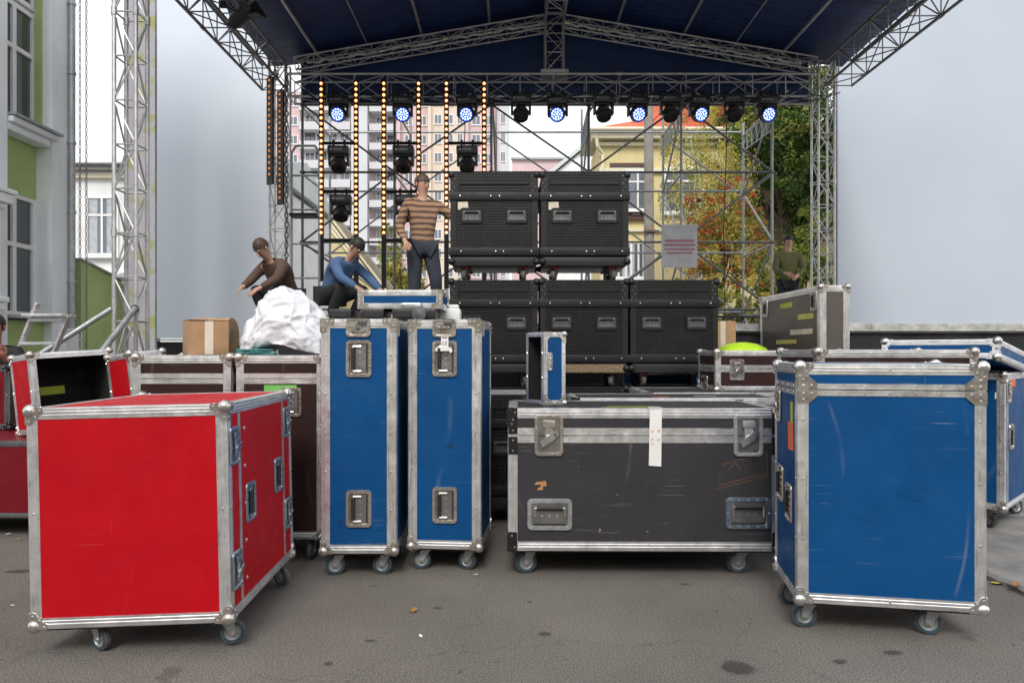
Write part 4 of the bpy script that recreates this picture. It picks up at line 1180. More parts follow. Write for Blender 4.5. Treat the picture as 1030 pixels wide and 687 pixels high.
def chain(label, x, y, z0, z1, rl=.021, pitch=.052, r=.0045, grp=None):
    q = MB(); n = int((z1 - z0) / pitch)
    for k in range(n):
        z = z0 + (k + .5)*pitch; A = Matrix.Translation((0, 0, z)) @ Matrix.Rotation(R(90*(k % 2)), 4, 'Z')
        hw = rl*.55; hh = pitch*.55
        pts = [(hw, 0, -hh*.6), (hw, 0, hh*.6), (0, 0, hh), (-hw, 0, hh*.6), (-hw, 0, -hh*.6), (0, 0, -hh), (hw, 0, -hh*.6)]
        q.path(pts, r, 'dark_steel', 5, A)
    tag(q.build('hoist_chain'), label, 'chain').location = (x, y, 0)
chain('hoist chain hanging left of the tower, the farther one from the tower', -5.38, 8.5, .9, 8.55)
chain('hoist chain hanging left of the tower, the one nearer the tower', -5.30, 8.5, .9, 8.55)

YB = 13.0
# back towers of the roof
truss('truss_tower', 'slim lattice tower at the rear left corner of the stage roof', (-4.42, YB, 0), (-4.42, YB, 6.75), .30, .30, .45, up=(0, 1, 0), rc=.022, rl=.010)
truss('truss_tower', 'slim lattice tower at the rear right corner of the stage roof', (5.92, YB, 0), (5.92, YB, 6.75), .30, .30, .45, up=(0, 1, 0), rc=.022, rl=.010)
truss('roof_truss', 'horizontal rear truss of the stage roof carrying the row of moving lights', (-4.2, YB, 6.28), (5.75, YB, 6.28), .40, .42, .62, up=(0, 0, 1), rc=.024, rl=.011)
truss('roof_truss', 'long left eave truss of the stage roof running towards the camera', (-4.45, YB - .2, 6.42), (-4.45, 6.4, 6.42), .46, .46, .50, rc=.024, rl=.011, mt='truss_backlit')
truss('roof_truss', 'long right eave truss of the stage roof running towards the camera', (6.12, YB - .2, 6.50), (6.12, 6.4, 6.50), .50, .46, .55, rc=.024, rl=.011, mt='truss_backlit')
PK = (.80, 7.52)
truss('roof_truss', 'left sloping gable truss of the stage roof', (-4.1, YB, 6.72), (PK[0] - .18, YB, PK[1]), .24, .24, .36, rc=.018, rl=.009)
truss('roof_truss', 'right sloping gable truss of the stage roof', (PK[0] + .18, YB, PK[1]), (5.75, YB, 6.72), .24, .24, .36, rc=.018, rl=.009)
truss('roof_truss', 'upright king-post truss in the middle of the roof gable', (PK[0], YB, 6.55), (PK[0], YB, PK[1] + .1), .34, .34, .42, up=(0, 1, 0), rc=.022, rl=.010)
truss('roof_truss', 'ridge truss of the stage roof running towards the camera', (PK[0], YB - .1, PK[1] + .10), (PK[0], 6.4, PK[1] + .10), .34, .30, .42, rc=.022, rl=.010)
q = MB(); q.box((0, 0, 0), (.52, .5, .06), 'truss_aluminium'); tag(q.build('post_bracket', smooth=False), 'flat metal plate joining the king-post truss to the rear truss', 'bracket').location = (PK[0], YB, 6.53)
# glossy cable sleeves inside the gable trusses
for lab, a, b_ in (('shiny plastic-wrapped cable run in the left gable truss', (-3.9, YB - .02, 6.76), (PK[0] - .2, YB - .02, PK[1])), ('shiny plastic-wrapped cable run in the right gable truss', (PK[0] + .2, YB - .02, PK[1]), (5.5, YB - .02, 6.76))):
    a, b_ = Vector(a), Vector(b_); q = MB(); rn = random.Random(3); n = 40; pts = [Vector((a.lerp(b_, k/n)).to_tuple()) - a + Vector((0, rn.uniform(-.02, .02), rn.uniform(-.02, .02))) for k in range(n + 1)]
    for k in range(n): q.tube(pts[k], pts[k+1], rn.uniform(.015, .035), 'plastic_sheet' if rn.random() < .7 else 'chrome', 6)
    o = tag(q.build('cable_run'), lab, 'cable'); o.location = a

# roof tarpaulin: two slopes and the rear gable curtain
rf = thing('stage_roof', 'dark navy tarpaulin roof stretched over the stage', 'stage roof', (PK[0], YB, 0))
def sheet(x0, z0, x1, z1, y0, y1, name):
    q = MB(); nx, ny = 36, 44; vs = []
    for j in range(ny + 1):
        for i in range(nx + 1):
            s_, t_ = i/nx, j/ny; x = x0 + (x1-x0)*s_; y = y0 + (y1-y0)*t_; z = z0 + (z1-z0)*s_
            sag = .05*math.sin(math.pi*s_*4)**2 * 1 + .03*noise.noise(Vector((x*1.2, y*1.9, 0))) + .015*noise.noise(Vector((x*2, y*5, 4)))
            vs.append((x, y, z - sag)); 
    N_ = len(vs); vs += [(x, y, z + .012) for x, y, z in vs]
    fs = []
    for j in range(ny):
        for i in range(nx):
            a = j*(nx+1) + i; fs.append((a, a+1, a+nx+2, a+nx+1)); fs.append((N_+a+nx+1, N_+a+nx+2, N_+a+1, N_+a))
    q.add(vs, fs, 'tarpaulin_navy')
    me = bpy.data.meshes.new(name); me.from_pydata(q.v, [], q.f); me.materials.append(M['tarpaulin_navy']); me.polygons.foreach_set('use_smooth', [True]*len(q.f)); me.update()
    return put(name, me, rf)
sheet(0, 7.92, -5.45, 6.86, -6.8, .34, 'roof_sheet')
sheet(0, 7.92, 5.65, 6.86, -6.8, .34, 'roof_sheet')
q = MB(); q.prism([(-4.9, 6.10), (4.95, 6.10), (4.95, 7.05), (0, 8.0), (-4.9, 7.05)], -.28, -.26, 'tarpaulin_navy', Matrix(((1, 0, 0, 0), (0, 0, -1, 0), (0, 1, 0, 0), (0, 0, 0, 1))))
put('gable_curtain', q.mesh('gable_curtain', False), rf)
def roofz(x): return 7.92 - abs(x - PK[0]) * (1.06/5.5) - .07
for k, x in enumerate((-3.70, -2.75, -1.72, -.43, 2.02, 3.27, 4.25, 5.15)):
    thin = k in (1, 6)
    q = MB(); q.tube((0, -6.6, 0), (0, .05, 0), .014 if thin else .028, 'truss_aluminium', 8); o = put('purlin', q.mesh('purlin'), rf, Matrix.Translation((x - PK[0], 0, roofz(x) - .04)))
q = MB()
for sx in (-1, 1): q.tube((0, -4.0, 7.66), (sx*5.3, -4.0, 6.68), .04, 'truss_aluminium', 8)
put('rafter', q.mesh('rafter'), rf)

# ---------------------------------------------------------------- rear scaffold
sc = thing('scaffold', 'large tube scaffold of posts, rails and diagonal braces behind the stage', 'scaffold', (0, 13.2, 0))
def bar(name, a, b_, r=.024, mt='galvanised'):
    q = MB(); q.tube((0, 0, 0), Vector(b_) - Vector(a), r, mt, 7); return put(name, q.mesh(name), sc, Matrix.Translation((a[0], a[1] - 13.2, a[2])))
XF = (-4.05, -2.27, -.40, 1.48, 3.27, 5.03); YF, YR = 13.2, 15.0
LV = (2.1, 3.4, 4.75, 6.05)
for x in XF:
    bar('post', (x, YF, 0), (x, YF, 6.3), .026, 'dark_steel' if x < 3 else 'galvanised')
    bar('post', (x + .05, YR, 0), (x + .05, YR, 6.3 if x > 4 else 6.6), .026)
for z in LV:
    for y, dz in ((YF, 0), (YR, .05)):
        for a, b_ in zip(XF, XF[1:]): bar('rail', (a, y, z + dz), (b_, y, z + dz), .022, 'dark_steel' if y == YF else 'galvanised')
    for x in XF: bar('rail', (x, YF, z - .04), (x + .05, YR, z - .04), .022)
lv = (0.75,) + LV
for i, (a, b_) in enumerate(zip(XF, XF[1:])):
    for j in range(4):
        z0_, z1_ = lv[j], lv[j+1]
        if (i + j) % 2 == 0: bar('brace', (a, YF - .03, z0_), (b_, YF - .03, z1_), .020, 'dark_steel')
        else: bar('brace', (a, YF - .03, z1_), (b_, YF - .03, z0_), .020, 'dark_steel')
        if (i + j) % 3 != 0:
            if (i + j) % 2: bar('brace', (a, YR + .03, z1_), (b_, YR + .03, z0_), .020)
            else: bar('brace', (a, YR + .03, z0_), (b_, YR + .03, z1_), .020)
for x in XF[2:]:
    for j in range(4): bar('brace', (x + .03, YF, lv[j+1] if j % 2 else lv[j]), (x + .05, YR, lv[j] if j % 2 else lv[j+1]), .020)
# node couplers
q = MB()
for x in XF:
    for z in LV:
        q.lathe([(.03, -.03), (.055, -.02), (.055, .02), (.03, .03)], 'dark_steel', 8, Matrix.Translation((x, 0, z)))
put('coupler', q.mesh('coupler'), sc)
# bracket frames leaning at the top right
for x in (1.50, 3.28, 5.05):
    q = MB(); a = Vector((0, 0, 0)); b_ = Vector((.02, 1.78, .08))
    for off in (0, -.34):
        q.tube(a + Vector((0, 0, off)), b_ + Vector((0, 0, off)), .018, 'galvanised', 6)
    n = 6
    for k in range(n + 1):
        p0 = a.lerp(b_, k/n); q.tube(p0, p0 + Vector((0, 0, -.34)), .014, 'galvanised', 6)
        if k < n: q.tube(p0, a.lerp(b_, (k+1)/n) + Vector((0, 0, -.34)), .010, 'galvanised', 5)
    q.tube(a, (.26, -.1, .38), .02, 'galvanised', 6)
    put('bracket_frame', q.mesh('bracket_frame'), sc, Matrix.Translation((x, 0.03, 5.93)))
# low guard rail lattice behind the stage at the right
grl = thing('guard_rail', 'low dark lattice guard rail behind the right end of the black stack', 'rail', (4.6, 13.6, 1.6))
q = MB(); 
for z in (.05, .38): q.tube((-1.3, 0, z), (1.3, 0, z), .025, 'truss_dark', 6)
for k in range(13): q.tube((-1.3 + k*.2, 0, .05), (-1.2 + k*.2, 0, .38), .015, 'truss_dark', 5); q.tube((-1.2 + k*.2, 0, .38), (-1.1 + k*.2, 0, .05), .015, 'truss_dark', 5)
put('rail', q.mesh('rail'), grl)
# left climbing frame / ladder tower of the scaffold
ld = thing('scaffold_ladder', 'narrow scaffold ladder frame behind the stage, left end', 'ladder', (-3.72, 12.4, 1.6))
for sx in (-.28, .22):
    q = MB(); q.tube((sx, 0, 0), (sx, 0, 3.3), .022, 'galvanised', 7); put('rail', q.mesh('rail'), ld)
for k in range(5):
    q = MB(); q.tube((-.28, 0, .4 + k*.62), (.22, 0, .4 + k*.62), .018, 'galvanised', 7); put('rung', q.mesh('rung'), ld)
q = MB(); q.box((-.03, 0, 2.15), (.5, .3, .05), 'black_metal'); put('step_plate', q.mesh('step_plate', False), ld)
q = MB(); q.path([(-.28, 0, 3.3), (-.2, 0, 3.42), (.14, 0, 3.42), (.22, 0, 3.3)], .022, 'galvanised', 7); put('top_bow', q.mesh('top_bow'), ld)
chain('heavy black chain hanging at the rear left corner of the stage', -4.03, 12.2, 1.7, 6.2, rl=.05, pitch=.09, r=.012)

# ---------------------------------------------------------------- moving lights
def head_meshes(lit):
    P = {}
    for x in (0,):
        q = MB()
        q.box((x, 0, -.05), (.035, .05, .12), 'black_metal', bev=.006); q.lathe([(.022, -.02), (.04, -.02), (.04, .02), (.022, .02)], 'black_metal', 12, Matrix.Translation((x, 0, .0)) @ Matrix.Rotation(R(90), 4, 'Y'))
    P['clamp'] = q.mesh('clamp')
    q = MB(); q.box((0, 0, -.165), (.38, .24, .15), 'plastic_black', bev=.02); q.box((0, -.122, -.165), (.16, .006, .05), 'dark_steel'); q.box((-.12, -.122, -.165), (.03, .008, .03), 'galvanised')
    P['base'] = q.mesh('base')
    q = MB(); q.lathe([(.09, -.225), (.09, -.245)], 'black_metal', 16); q.box((0, 0, -.255), (.30, .14, .03), 'plastic_black', bev=.01)
    for sx in (-1, 1): q.box((sx*.165, 0, -.34), (.045, .13, .20), 'plastic_black', bev=.02)
    P['yoke'] = q.mesh('yoke')
    T = Matrix.Translation((0, 0, -.39)) @ Matrix.Rotation(R(-66 if lit else -30), 4, 'X') @ Matrix.Rotation(R(180), 4, 'X')
    q = MB(); q.lathe([(.0, -.14), (.07, -.135), (.105, -.08), (.135, .0), (.14, .09), (.135, .13), (.118, .135), (.115, .118)], 'plastic_black', 24, T, close=False)
    for k in range(4): q.lathe([(.139, -.0 + k*.02), (.145, .004 + k*.02), (.139, .010 + k*.02)], 'plastic_black', 24, T, close=False)
    P['head'] = q.mesh('head')
    q = MB()
    if lit:
        q.lathe([(0, .116), (.115, .116), (.115, .119), (0, .119)], 'beam_blue', 28, T, close=False)
        spots = [(0, 0)] + [(.048*math.cos(R(60*k)), .048*math.sin(R(60*k))) for k in range(6)] + [(.090*math.cos(R(30*k + 15)), .090*math.sin(R(30*k + 15))) for k in range(12)]
        for x, y in spots: q.ball((x, y, .119), .0135, 'beam_white', 8, 3, (1, 1, .5), T, top=True)
    else:
        q.lathe([(0, .100), (.06, .098), (.115, .112), (.115, .118), (.06, .108), (0, .112)], 'lens_dark', 24, T, close=False)
        q.lathe([(.045, .12), (.06, .13), (.115, .12)], 'black_metal', 24, T, close=False)
    P['lens'] = q.mesh('lens')
    return P
HL = {0: head_meshes(0), 1: head_meshes(1)}
def moving_head(label, x, y, z, lit, rz=0, s=1.0):
    o = thing('moving_head_light', label, 'stage light', (x, y, z), rz, 'moving head lights over the stage'); o.scale = (s, s, s)
    P = HL[lit]
    for x in (-.1, .1): put('clamp', P['clamp'], o, Matrix.Translation((x, 0, 0)))
    for k in ('base', 'yoke'): put(k, P[k], o)
    hd = put('head', P['head'], o); put('lens', P['lens'], hd)
LT = ((341, 1), (405, 1), (470, 1), (524, 0), (561, 1), (607, 0), (641, 1), (674, 0), (703, 1), (738, 0), (771, 1))
on = iter(('first', 'second', 'third', 'fourth', 'fifth', 'sixth', 'seventh')); off = iter(('first', 'second', 'third', 'fourth'))
for px, lit in LT:
    if lit: lab = 'glowing blue-white moving light on the rear truss, the %s lit one from the left' % next(on)
    else: lab = 'unlit black moving light on the rear truss, the %s unlit one from the left' % next(off)
    moving_head(lab, (px - 515)/687*12.6, 12.6, 6.06 + (.0 if lit else .03), lit, random.uniform(-12, 12), 1.0)
# hanging strips of orange bulbs with cross bars
def bulb_strip(label, x, y, zt, zb, zl, wide=.085, lit_n=None, rz=0, dim=False):
    o = thing('light_strip', label, 'light strip', (x, y, zt), rz, 'orange bulb strips hanging over the stage')
    q = MB(); L = zt - zb
    q.box((0, .02, -L/2), (wide, .04, L), 'black_metal'); q.tube((0, .0, .0), (0, .1, .12), .012, 'black_metal', 6)
    put('housing', q.mesh('housing', False), o)
    n = int((zt - zl) / .104)
    for k in range(n):
        put('bulb', BULBD if dim else BULB, o, Matrix.Translation((0, -.004, -.06 - k*.104)))
q = MB(); q.ball((0, 0, 0), .030, 'bulb_orange', 9, 6, (1, .7, 1)); q.ball((0, -.011, 0), .019, 'bulb_core', 8, 5, (1, .8, 1)); BULB = q.mesh('bulb'); q = MB(); q.ball((0, 0, 0), .024, 'bulb_dim', 9, 6, (1, .7, 1)); BULBD = q.mesh('bulb')
zl = 1.3 + (353 - 240)/687*12.4
for k, (px, pe) in enumerate(((323, 283), (358, 292), (386, 290), (421, 290), (449, 290), (487, 290))):
    w_ = ('leftmost long', 'second long', 'third long', 'fourth long', 'fifth long', 'rightmost long')[k]
    bulb_strip('%s strip of glowing orange bulbs hanging over the stage' % w_, (px - 515)/687*12.4, 12.4, 1.3 + (353 - 81)/687*12.4, 1.3 + (353 - pe)/687*12.4, zl)
for k, (a, b_, ys) in enumerate(((323, 358, (143, 192, 241)), (386, 421, (143, 241)), (449, 487, (143,)))):
    o = thing('hanging_bar', '%s black cross bars between a pair of orange bulb strips' % ('leftmost', 'middle', 'rightmost')[k], 'bar', ((a + b_)/2/687*12.45 - 515/687*12.45, 12.47, 4.5))
    for y in ys:
        q = MB(); L = (b_ - a)/687*12.4; z = 1.3 + (353 - y)/687*12.4 - 4.5
        q.tube((-L/2, 0, z), (L/2, 0, z), .03, 'black_metal', 8); put('bar', q.mesh('bar'), o)
for px, py, lab in ((341, 143, 'leftmost'), (406, 143, 'middle'), (470, 143, 'rightmost')):
    moving_head('unlit black moving light on the upper cross bars, the %s' % lab, (px - 515)/687*12.4, 12.4, 1.3 + (353 - py)/687*12.4 - .0, 0, random.uniform(-10, 10), 1.0)
moving_head('unlit black moving light on the lower cross bar, below the leftmost', (343 - 515)/687*12.4, 12.4, 1.3 + (353 - 192)/687*12.4, 0, 5, 1.0)
moving_head('unlit black moving light on the lower cross bar, half behind the standing person', (408 - 515)/687*12.4, 12.4, 1.3 + (353 - 192)/687*12.4, 0, 5, 1.0)
q = MB(); q.tube((-.32, 0, 0), (.32, 0, 0), .03, 'black_metal', 8); tag(q.build('hanging_bar'), 'short black cross bar beside the standing person', 'bar').location = ((406-515)/687*12.45, 12.47, 1.3 + (353 - 192)/687*12.4)
bulb_strip('dark bulb strip at the left stage corner, the outer one, bulbs half hidden', -4.30, 12.1, 6.15, 4.25, 4.3, .15, rz=-30, dim=True)
bulb_strip('dark bulb strip at the left stage corner, the inner one, bulbs half hidden', -4.20, 12.35, 6.0, 3.95, 4.0, .15, rz=-30, dim=True)
# barn-door spotlight on the left eave truss
sp = thing('spotlight', 'dark spotlight with barn doors clamped to the left eave truss', 'stage light', (-3.92, 9.85, 6.12))
q = MB(); T = Matrix.Rotation(R(55), 4, 'Y') @ Matrix.Rotation(R(15), 4, 'X')
q.lathe([(0, -.22), (.07, -.2), (.10, -.1), (.115, .08), (.13, .12), (.12, .13), (.10, .09), (0, .085)], 'plastic_black', 20, T, close=False); put('housing', q.mesh('housing'), sp)
for k in range(4):
    q = MB(); q.prism([(-.10, 0), (.10, 0), (.15, .17), (-.15, .17)], 0, .003, 'black_metal', T @ Matrix.Rotation(R(90*k), 4, 'Z') @ Matrix.Translation((0, .12, .12)) @ Matrix.Rotation(R(60), 4, 'X')); put('barn_door', q.mesh('barn_door', False), sp)
q = MB(); q.path([(0, -.14, 0), (-.1, -.14, .12), (-.22, 0, .16), (-.1, .14, .12), (0, .14, 0)], .012, 'black_metal', 6); q.box((-.25, 0, .17), (.08, .06, .08), 'black_metal'); put('yoke', q.mesh('yoke'), sp)
# blurred poster hung on the scaffold
ps = thing('notice_board', 'white notice with dark pink lines hung on the scaffold, right of the black stack', 'sign', ((684 - 515)/687*13.0, 13.05, 3.30))
q = MB(); q.box((0, 0, 0), (.68, .02, .82), 'paper_pale'); put('board', q.mesh('board', False), ps)
for k, (z, hh, ww) in enumerate(((.10, .05, .56), (.02, .05, .60), (-.06, .045, .58), (-.13, .035, .50))):
    q = MB(); q.box((0, -.012, z), (ww, .003, hh), 'sign_red'); put('printed_line', q.mesh('printed_line', False), ps)

# cabling festooned along the rear truss
pc = thing('power_cable', 'thin black cables looping along the rear truss above the moving lights', 'cable', (-4.0, 12.78, 6.05))
rn = random.Random(12)
for j in range(3):
    q = MB(); x = rn.uniform(0, .4); pts = []
    while x < 9.4:
        L = rn.uniform(.5, 1.3); sag = rn.uniform(.06, .26)
        for k in range(7):
            t_ = k/7; pts.append((x + L*t_, -.04*j, .06 - sag*4*t_*(1-t_) + .03*j))
        x += L
    q.path(pts, .010, 'rubber_black', 5); put('cable_run', q.mesh('cable_run'), pc)
q = MB(); q.path([(3.1, 0, .05), (3.12, 0, -.6), (3.05, 0, -1.9), (3.10, .02, -3.4)], .009, 'rubber_black', 5); put('cable_drop', q.mesh('cable_drop'), pc)
q = MB(); q.path([(8.0, 0, .05), (8.02, 0, -.9), (7.96, 0, -2.4), (8.0, .02, -4.4)], .009, 'rubber_black', 5); put('cable_drop', q.mesh('cable_drop'), pc)
# ---------------------------------------------------------------- near left building
YW, XW = 9.95, -6.40
nb = thing('corner_building', 'pale blue and green rendered building with tall windows at the left edge', 'building', (XW, YW, 0))
def nbox(name, x0, x1, y0, y1, z0, z1, mt, bev=0, par=None):
    q = MB(); q.box(((x0+x1)/2 - XW, (y0+y1)/2 - YW, (z0+z1)/2), (x1-x0, y1-y0, z1-z0), mt, bev=bev)
    return put(name, q.mesh(name, False), par or nb)
Y0r, Y1r = 8.66, 9.50      # window recess
nbox('wall', -9.0, XW, Y1r, YW, 0, 11, 'pale_blue_render')
nbox('wall', -9.0, XW, 4.0, Y0r, 0, 11, 'pale_blue_render')
nbox('wall', -9.0, -6.70, Y0r, Y1r, 0, 1.72, 'pale_blue_render')
nbox('green_panel', -9.0, -6.62, Y0r, Y1r, 3.40, 4.22, 'green_render')
nbox('wall', -9.0, -6.62, Y0r, Y1r, 7.4, 11, 'pale_blue_render')
nbox('green_reveal', -6.615, -6.53, Y1r - .03, Y1r - .001, 4.4, 11, 'green_render')
nbox('cornice', -6.62, -6.34, Y0r + .02, Y1r + .06, 4.22, 4.30, 'pale_blue_render', .02)
nbox('cornice', -6.62, -6.40, Y0r + .02, Y1r - .02, 4.12, 4.217, 'pale_blue_render', .02)
nbox('window_sill', -6.62, -6.30, Y0r + .01, Y1r + .10, 4.303, 4.335, 'window_grey')
nbox('window_sill', -6.75, -6.36, Y0r + .01, Y1r + .08, 1.725, 1.765, 'window_grey')
nbox('plinth', -9, -6.28, Y1r + .10, YW + .03, 0, 1.62, 'white_render', .01)
nbox('base_green', -6.69, -6.52, Y0r + .02, Y1r, 1.0, 1.70, 'green_render')
# pilaster with capital at the picture's left edge
nbox('pilaster', -6.39, -6.30, 7.8, 8.42, 0, 3.05, 'pale_blue_render', .01)
for k, (z0_, z1_, o_) in enumerate(((3.053, 3.12, .05), (3.123, 3.24, .10), (3.243, 3.30, .14), (1.90, 1.97, .07), (1.80, 1.897, .04))):
    nbox('moulding', -6.385, -6.30 + o_*.8, 7.8 - o_, 8.42 + o_, z0_, z1_, 'pale_blue_render', .015)
def nwin(z0_, z1_, trans, n=2):
    f = MB(); x = -6.66; d_ = .06
    def b(y0, y1, a, c): f.box((x - XW, (y0+y1)/2 - YW, (a+c)/2), (d_, y1-y0, c-a), 'window_white')
    b(Y0r, Y0r+.06, z0_, z1_); b(Y1r-.06, Y1r, z0_, z1_); b(Y0r+.06, Y1r-.06, z0_, z0_+.06); b(Y0r+.06, Y1r-.06, z1_-.06, z1_)
    ym = (Y0r+Y1r)/2 + .02; b(ym-.035, ym+.035, z0_+.06, z1_-.06)
    f.box((x + .002 - XW, (Y0r+Y1r)/2 - YW, trans), (d_, Y1r-Y0r-.12, .06), 'window_white')
    w_ = put('window', f.mesh('window', False), nb)
    g_ = MB(); g_.box((x - .01 - XW, (Y0r+Y1r)/2 - YW, (z0_+z1_)/2), (.012, Y1r-Y0r-.1, z1_-z0_-.1), 'window_glass'); put('pane', g_.mesh('pane', False), w_)
nwin(1.77, 3.40, 2.72); nwin(4.34, 5.95, 5.35); nwin(6.0, 7.4, 6.8)
q = MB(); q.tube((.05, -.10, .2), (.05, -.10, 11), .045, 'galvanised', 12)
for z in range(1, 11): q.lathe([(.046, -.02), (.056, -.02), (.056, .02), (.046, .02)], 'galvanised', 12, Matrix.Translation((.05, -.10, z + .3)), close=False); q.tube((.05, -.10, z+.3), (-.08, -.12, z+.3), .01, 'dark_steel', 5)
put('drainpipe', q.mesh('drainpipe'), nb)

# green wall and white gate post with dome
gw = thing('garden_wall', 'low green rendered wall behind the hoist chains', 'wall', (-6.42, 10.4, 0))
q = MB(); q.prism([(-.42, 0), (.62, 0), (.62, 2.42), (-.42, 2.62)], -.12, .12, 'green_render', Matrix(((0, 0, 1, 0), (1, 0, 0, 0), (0, 1, 0, 0), (0, 0, 0, 1)))); put('wall_panel', q.mesh('wall_panel', False), gw)
q = MB(); q.prism([(-.44, 2.625), (.64, 2.425), (.64, 2.455), (-.44, 2.655)], -.15, .15, 'galvanised', Matrix(((0, 0, 1, 0), (1, 0, 0, 0), (0, 1, 0, 0), (0, 0, 0, 1)))); put('coping', q.mesh('coping', False), gw)
gp = thing('gate_post', 'white gate post with a round dome cap between the green wall and the tower', 'gate post', (-6.42, 11.35, 0))
q = MB(); q.box((0, 0, 1.17), (.42, .42, 2.34), 'white_render', bev=.01); q.box((0, 0, 2.38), (.52, .52, .08), 'white_render', bev=.02); put('post', q.mesh('post', False), gp)
q = MB(); q.ball((0, 0, 2.42), .22, 'white_render', 20, 8, (1, 1, .8), top=True); q.tube((0, 0, 2.55), (0, 0, 2.85), .02, 'white_render', 8, .004); put('dome_cap', q.mesh('dome_cap'), gp)

# white house behind the tower
def wall_house(name, label, x0, x1, y, zt, mt, dpt=8, cat='building'):
    o = thing(name, label, cat, ((x0+x1)/2, y, 0)); W_ = x1-x0
    q = MB(); q.box((0, dpt/2, zt/2), (W_, dpt, zt), mt); put('wall', q.mesh('wall', False), o)
    return o
WIN = {}
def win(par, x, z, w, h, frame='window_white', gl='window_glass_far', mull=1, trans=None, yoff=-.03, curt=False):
    k = (w, h, frame, gl, mull, trans, curt)
    if k not in WIN:
        f = MB(); t_ = min(w, h)*.07 + .01; dp = .08
        f.box((0, 0, h/2-t_/2), (w, dp, t_), frame); f.box((0, 0, -h/2+t_/2), (w, dp, t_), frame)
        for s_ in (-1, 1): f.box((s_*(w/2-t_/2), 0, 0), (t_, dp, h-2*t_), frame)
        for j in range(mull): f.box((-w/2 + w*(j+1)/(mull+1), 0, 0), (t_*.8, dp*.9, h-2*t_), frame)
        if trans: f.box((0, .002, -h/2 + h*trans), (w-2*t_, dp*.8, t_*.8), frame)
        f.box((0, -.03, -h/2 - .02*h - .01), (w*1.1, dp+.1, .03*h), frame)
        g_ = MB(); g_.box((0, .015, 0), (w-t_, .03, h-t_), gl)
        if curt:
            for s_ in (-1, 1): g_.box((s_*(w*.27), -.004, 0), (w*.25, .02, h-2.2*t_), 'curtain')
        WIN[k] = (f.mesh('window', False), g_.mesh('pane', False))
    o = put('window', WIN[k][0], par, Matrix.Translation((x, yoff, z))); put('pane', WIN[k][1], o)
    return o
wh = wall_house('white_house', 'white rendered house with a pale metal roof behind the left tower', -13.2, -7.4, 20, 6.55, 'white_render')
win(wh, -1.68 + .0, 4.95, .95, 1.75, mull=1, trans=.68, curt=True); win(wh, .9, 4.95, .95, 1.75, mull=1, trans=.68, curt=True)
q = MB(); q.box((0, -.06, 6.40), (5.9, .14, .12), 'cream_trim'); q.box((0, -.10, 6.62), (6.1, .3, .10), 'white_render'); q.box((0, -.05, 3.55), (5.85, .12, .1), 'white_render'); put('cornice', q.mesh('cornice', False), wh)
q = MB(); q.prism([(-.3, 6.68), (4.0, 7.9), (8.3, 6.68)], -3.1, 3.1, 'metal_roof', Matrix(((0, 0, 1, 0), (1, 0, 0, 0), (0, 1, 0, 0), (0, 0, 0, 1))))
for k in range(12):
    x = -3.0 + k*.54; q.tube((x, -.3, 6.70), (x, 4.0, 7.92), .025, 'metal_roof', 5)
q.tube((-3.1, -.36, 6.66), (3.1, -.36, 6.66), .06, 'dark_steel', 8)
put('roof', q.mesh('roof', False), wh)

# yellow gabled house on the left behind the stage
yl = thing('yellow_house', 'cream house with a moulded gable behind the left side of the stage', 'building', (-8.2, 30, 0))
def poly_wall(q, pts, y0, y1, mt): q.prism([(x, z) for x, z in pts], -y1, -y0, mt, Matrix(((1, 0, 0, 0), (0, 0, -1, 0), (0, 1, 0, 0), (0, 0, 0, 1))))
q = MB(); poly_wall(q, [(-5, 0), (2.55, 0), (2.55, 4.1), (-.2, 7.7), (-5, 8.2)], 0, 1.2, 'cream_render'); put('wall', q.mesh('wall', False), yl)
q = MB()
for off, th_, pj in ((0, .22, .30), (-.30, .12, .18), (-.55, .16, .12)):
    poly_wall(q, [(-.25, 7.75 + off), (2.75, 3.85 + off), (2.75, 3.85 + off + th_*1.3), (-.25, 7.75 + off + th_*1.3)], -pj, -.002, 'cream_trim')
poly_wall(q, [(-5, 8.2), (-.2, 7.7), (-.2, 7.9), (-5, 8.4)], -.3, -.002, 'cream_trim')
put('gable_moulding', q.mesh('gable_moulding', False), yl)
q = MB(); poly_wall(q, [(-.3, 8.03), (2.95, 3.85), (3.02, 4.02), (-.25, 8.25)], -.4, .3, 'wood_grey'); poly_wall(q, [(-5, 8.4), (-.3, 7.95), (-.2, 8.20), (-5, 8.65)], -.4, .6, 'red_roof'); put('roof', q.mesh('roof', False), yl)
win(yl, -2.6, 4.6, 1.1, 1.9, trans=.65); win(yl, -.3, 4.6, 1.1, 1.9, trans=.65)
q = MB(); q.tube((2.45, -.12, 0), (2.45, -.12, 3.9), .07, 'cream_trim', 8); put('drainpipe', q.mesh('drainpipe'), yl)

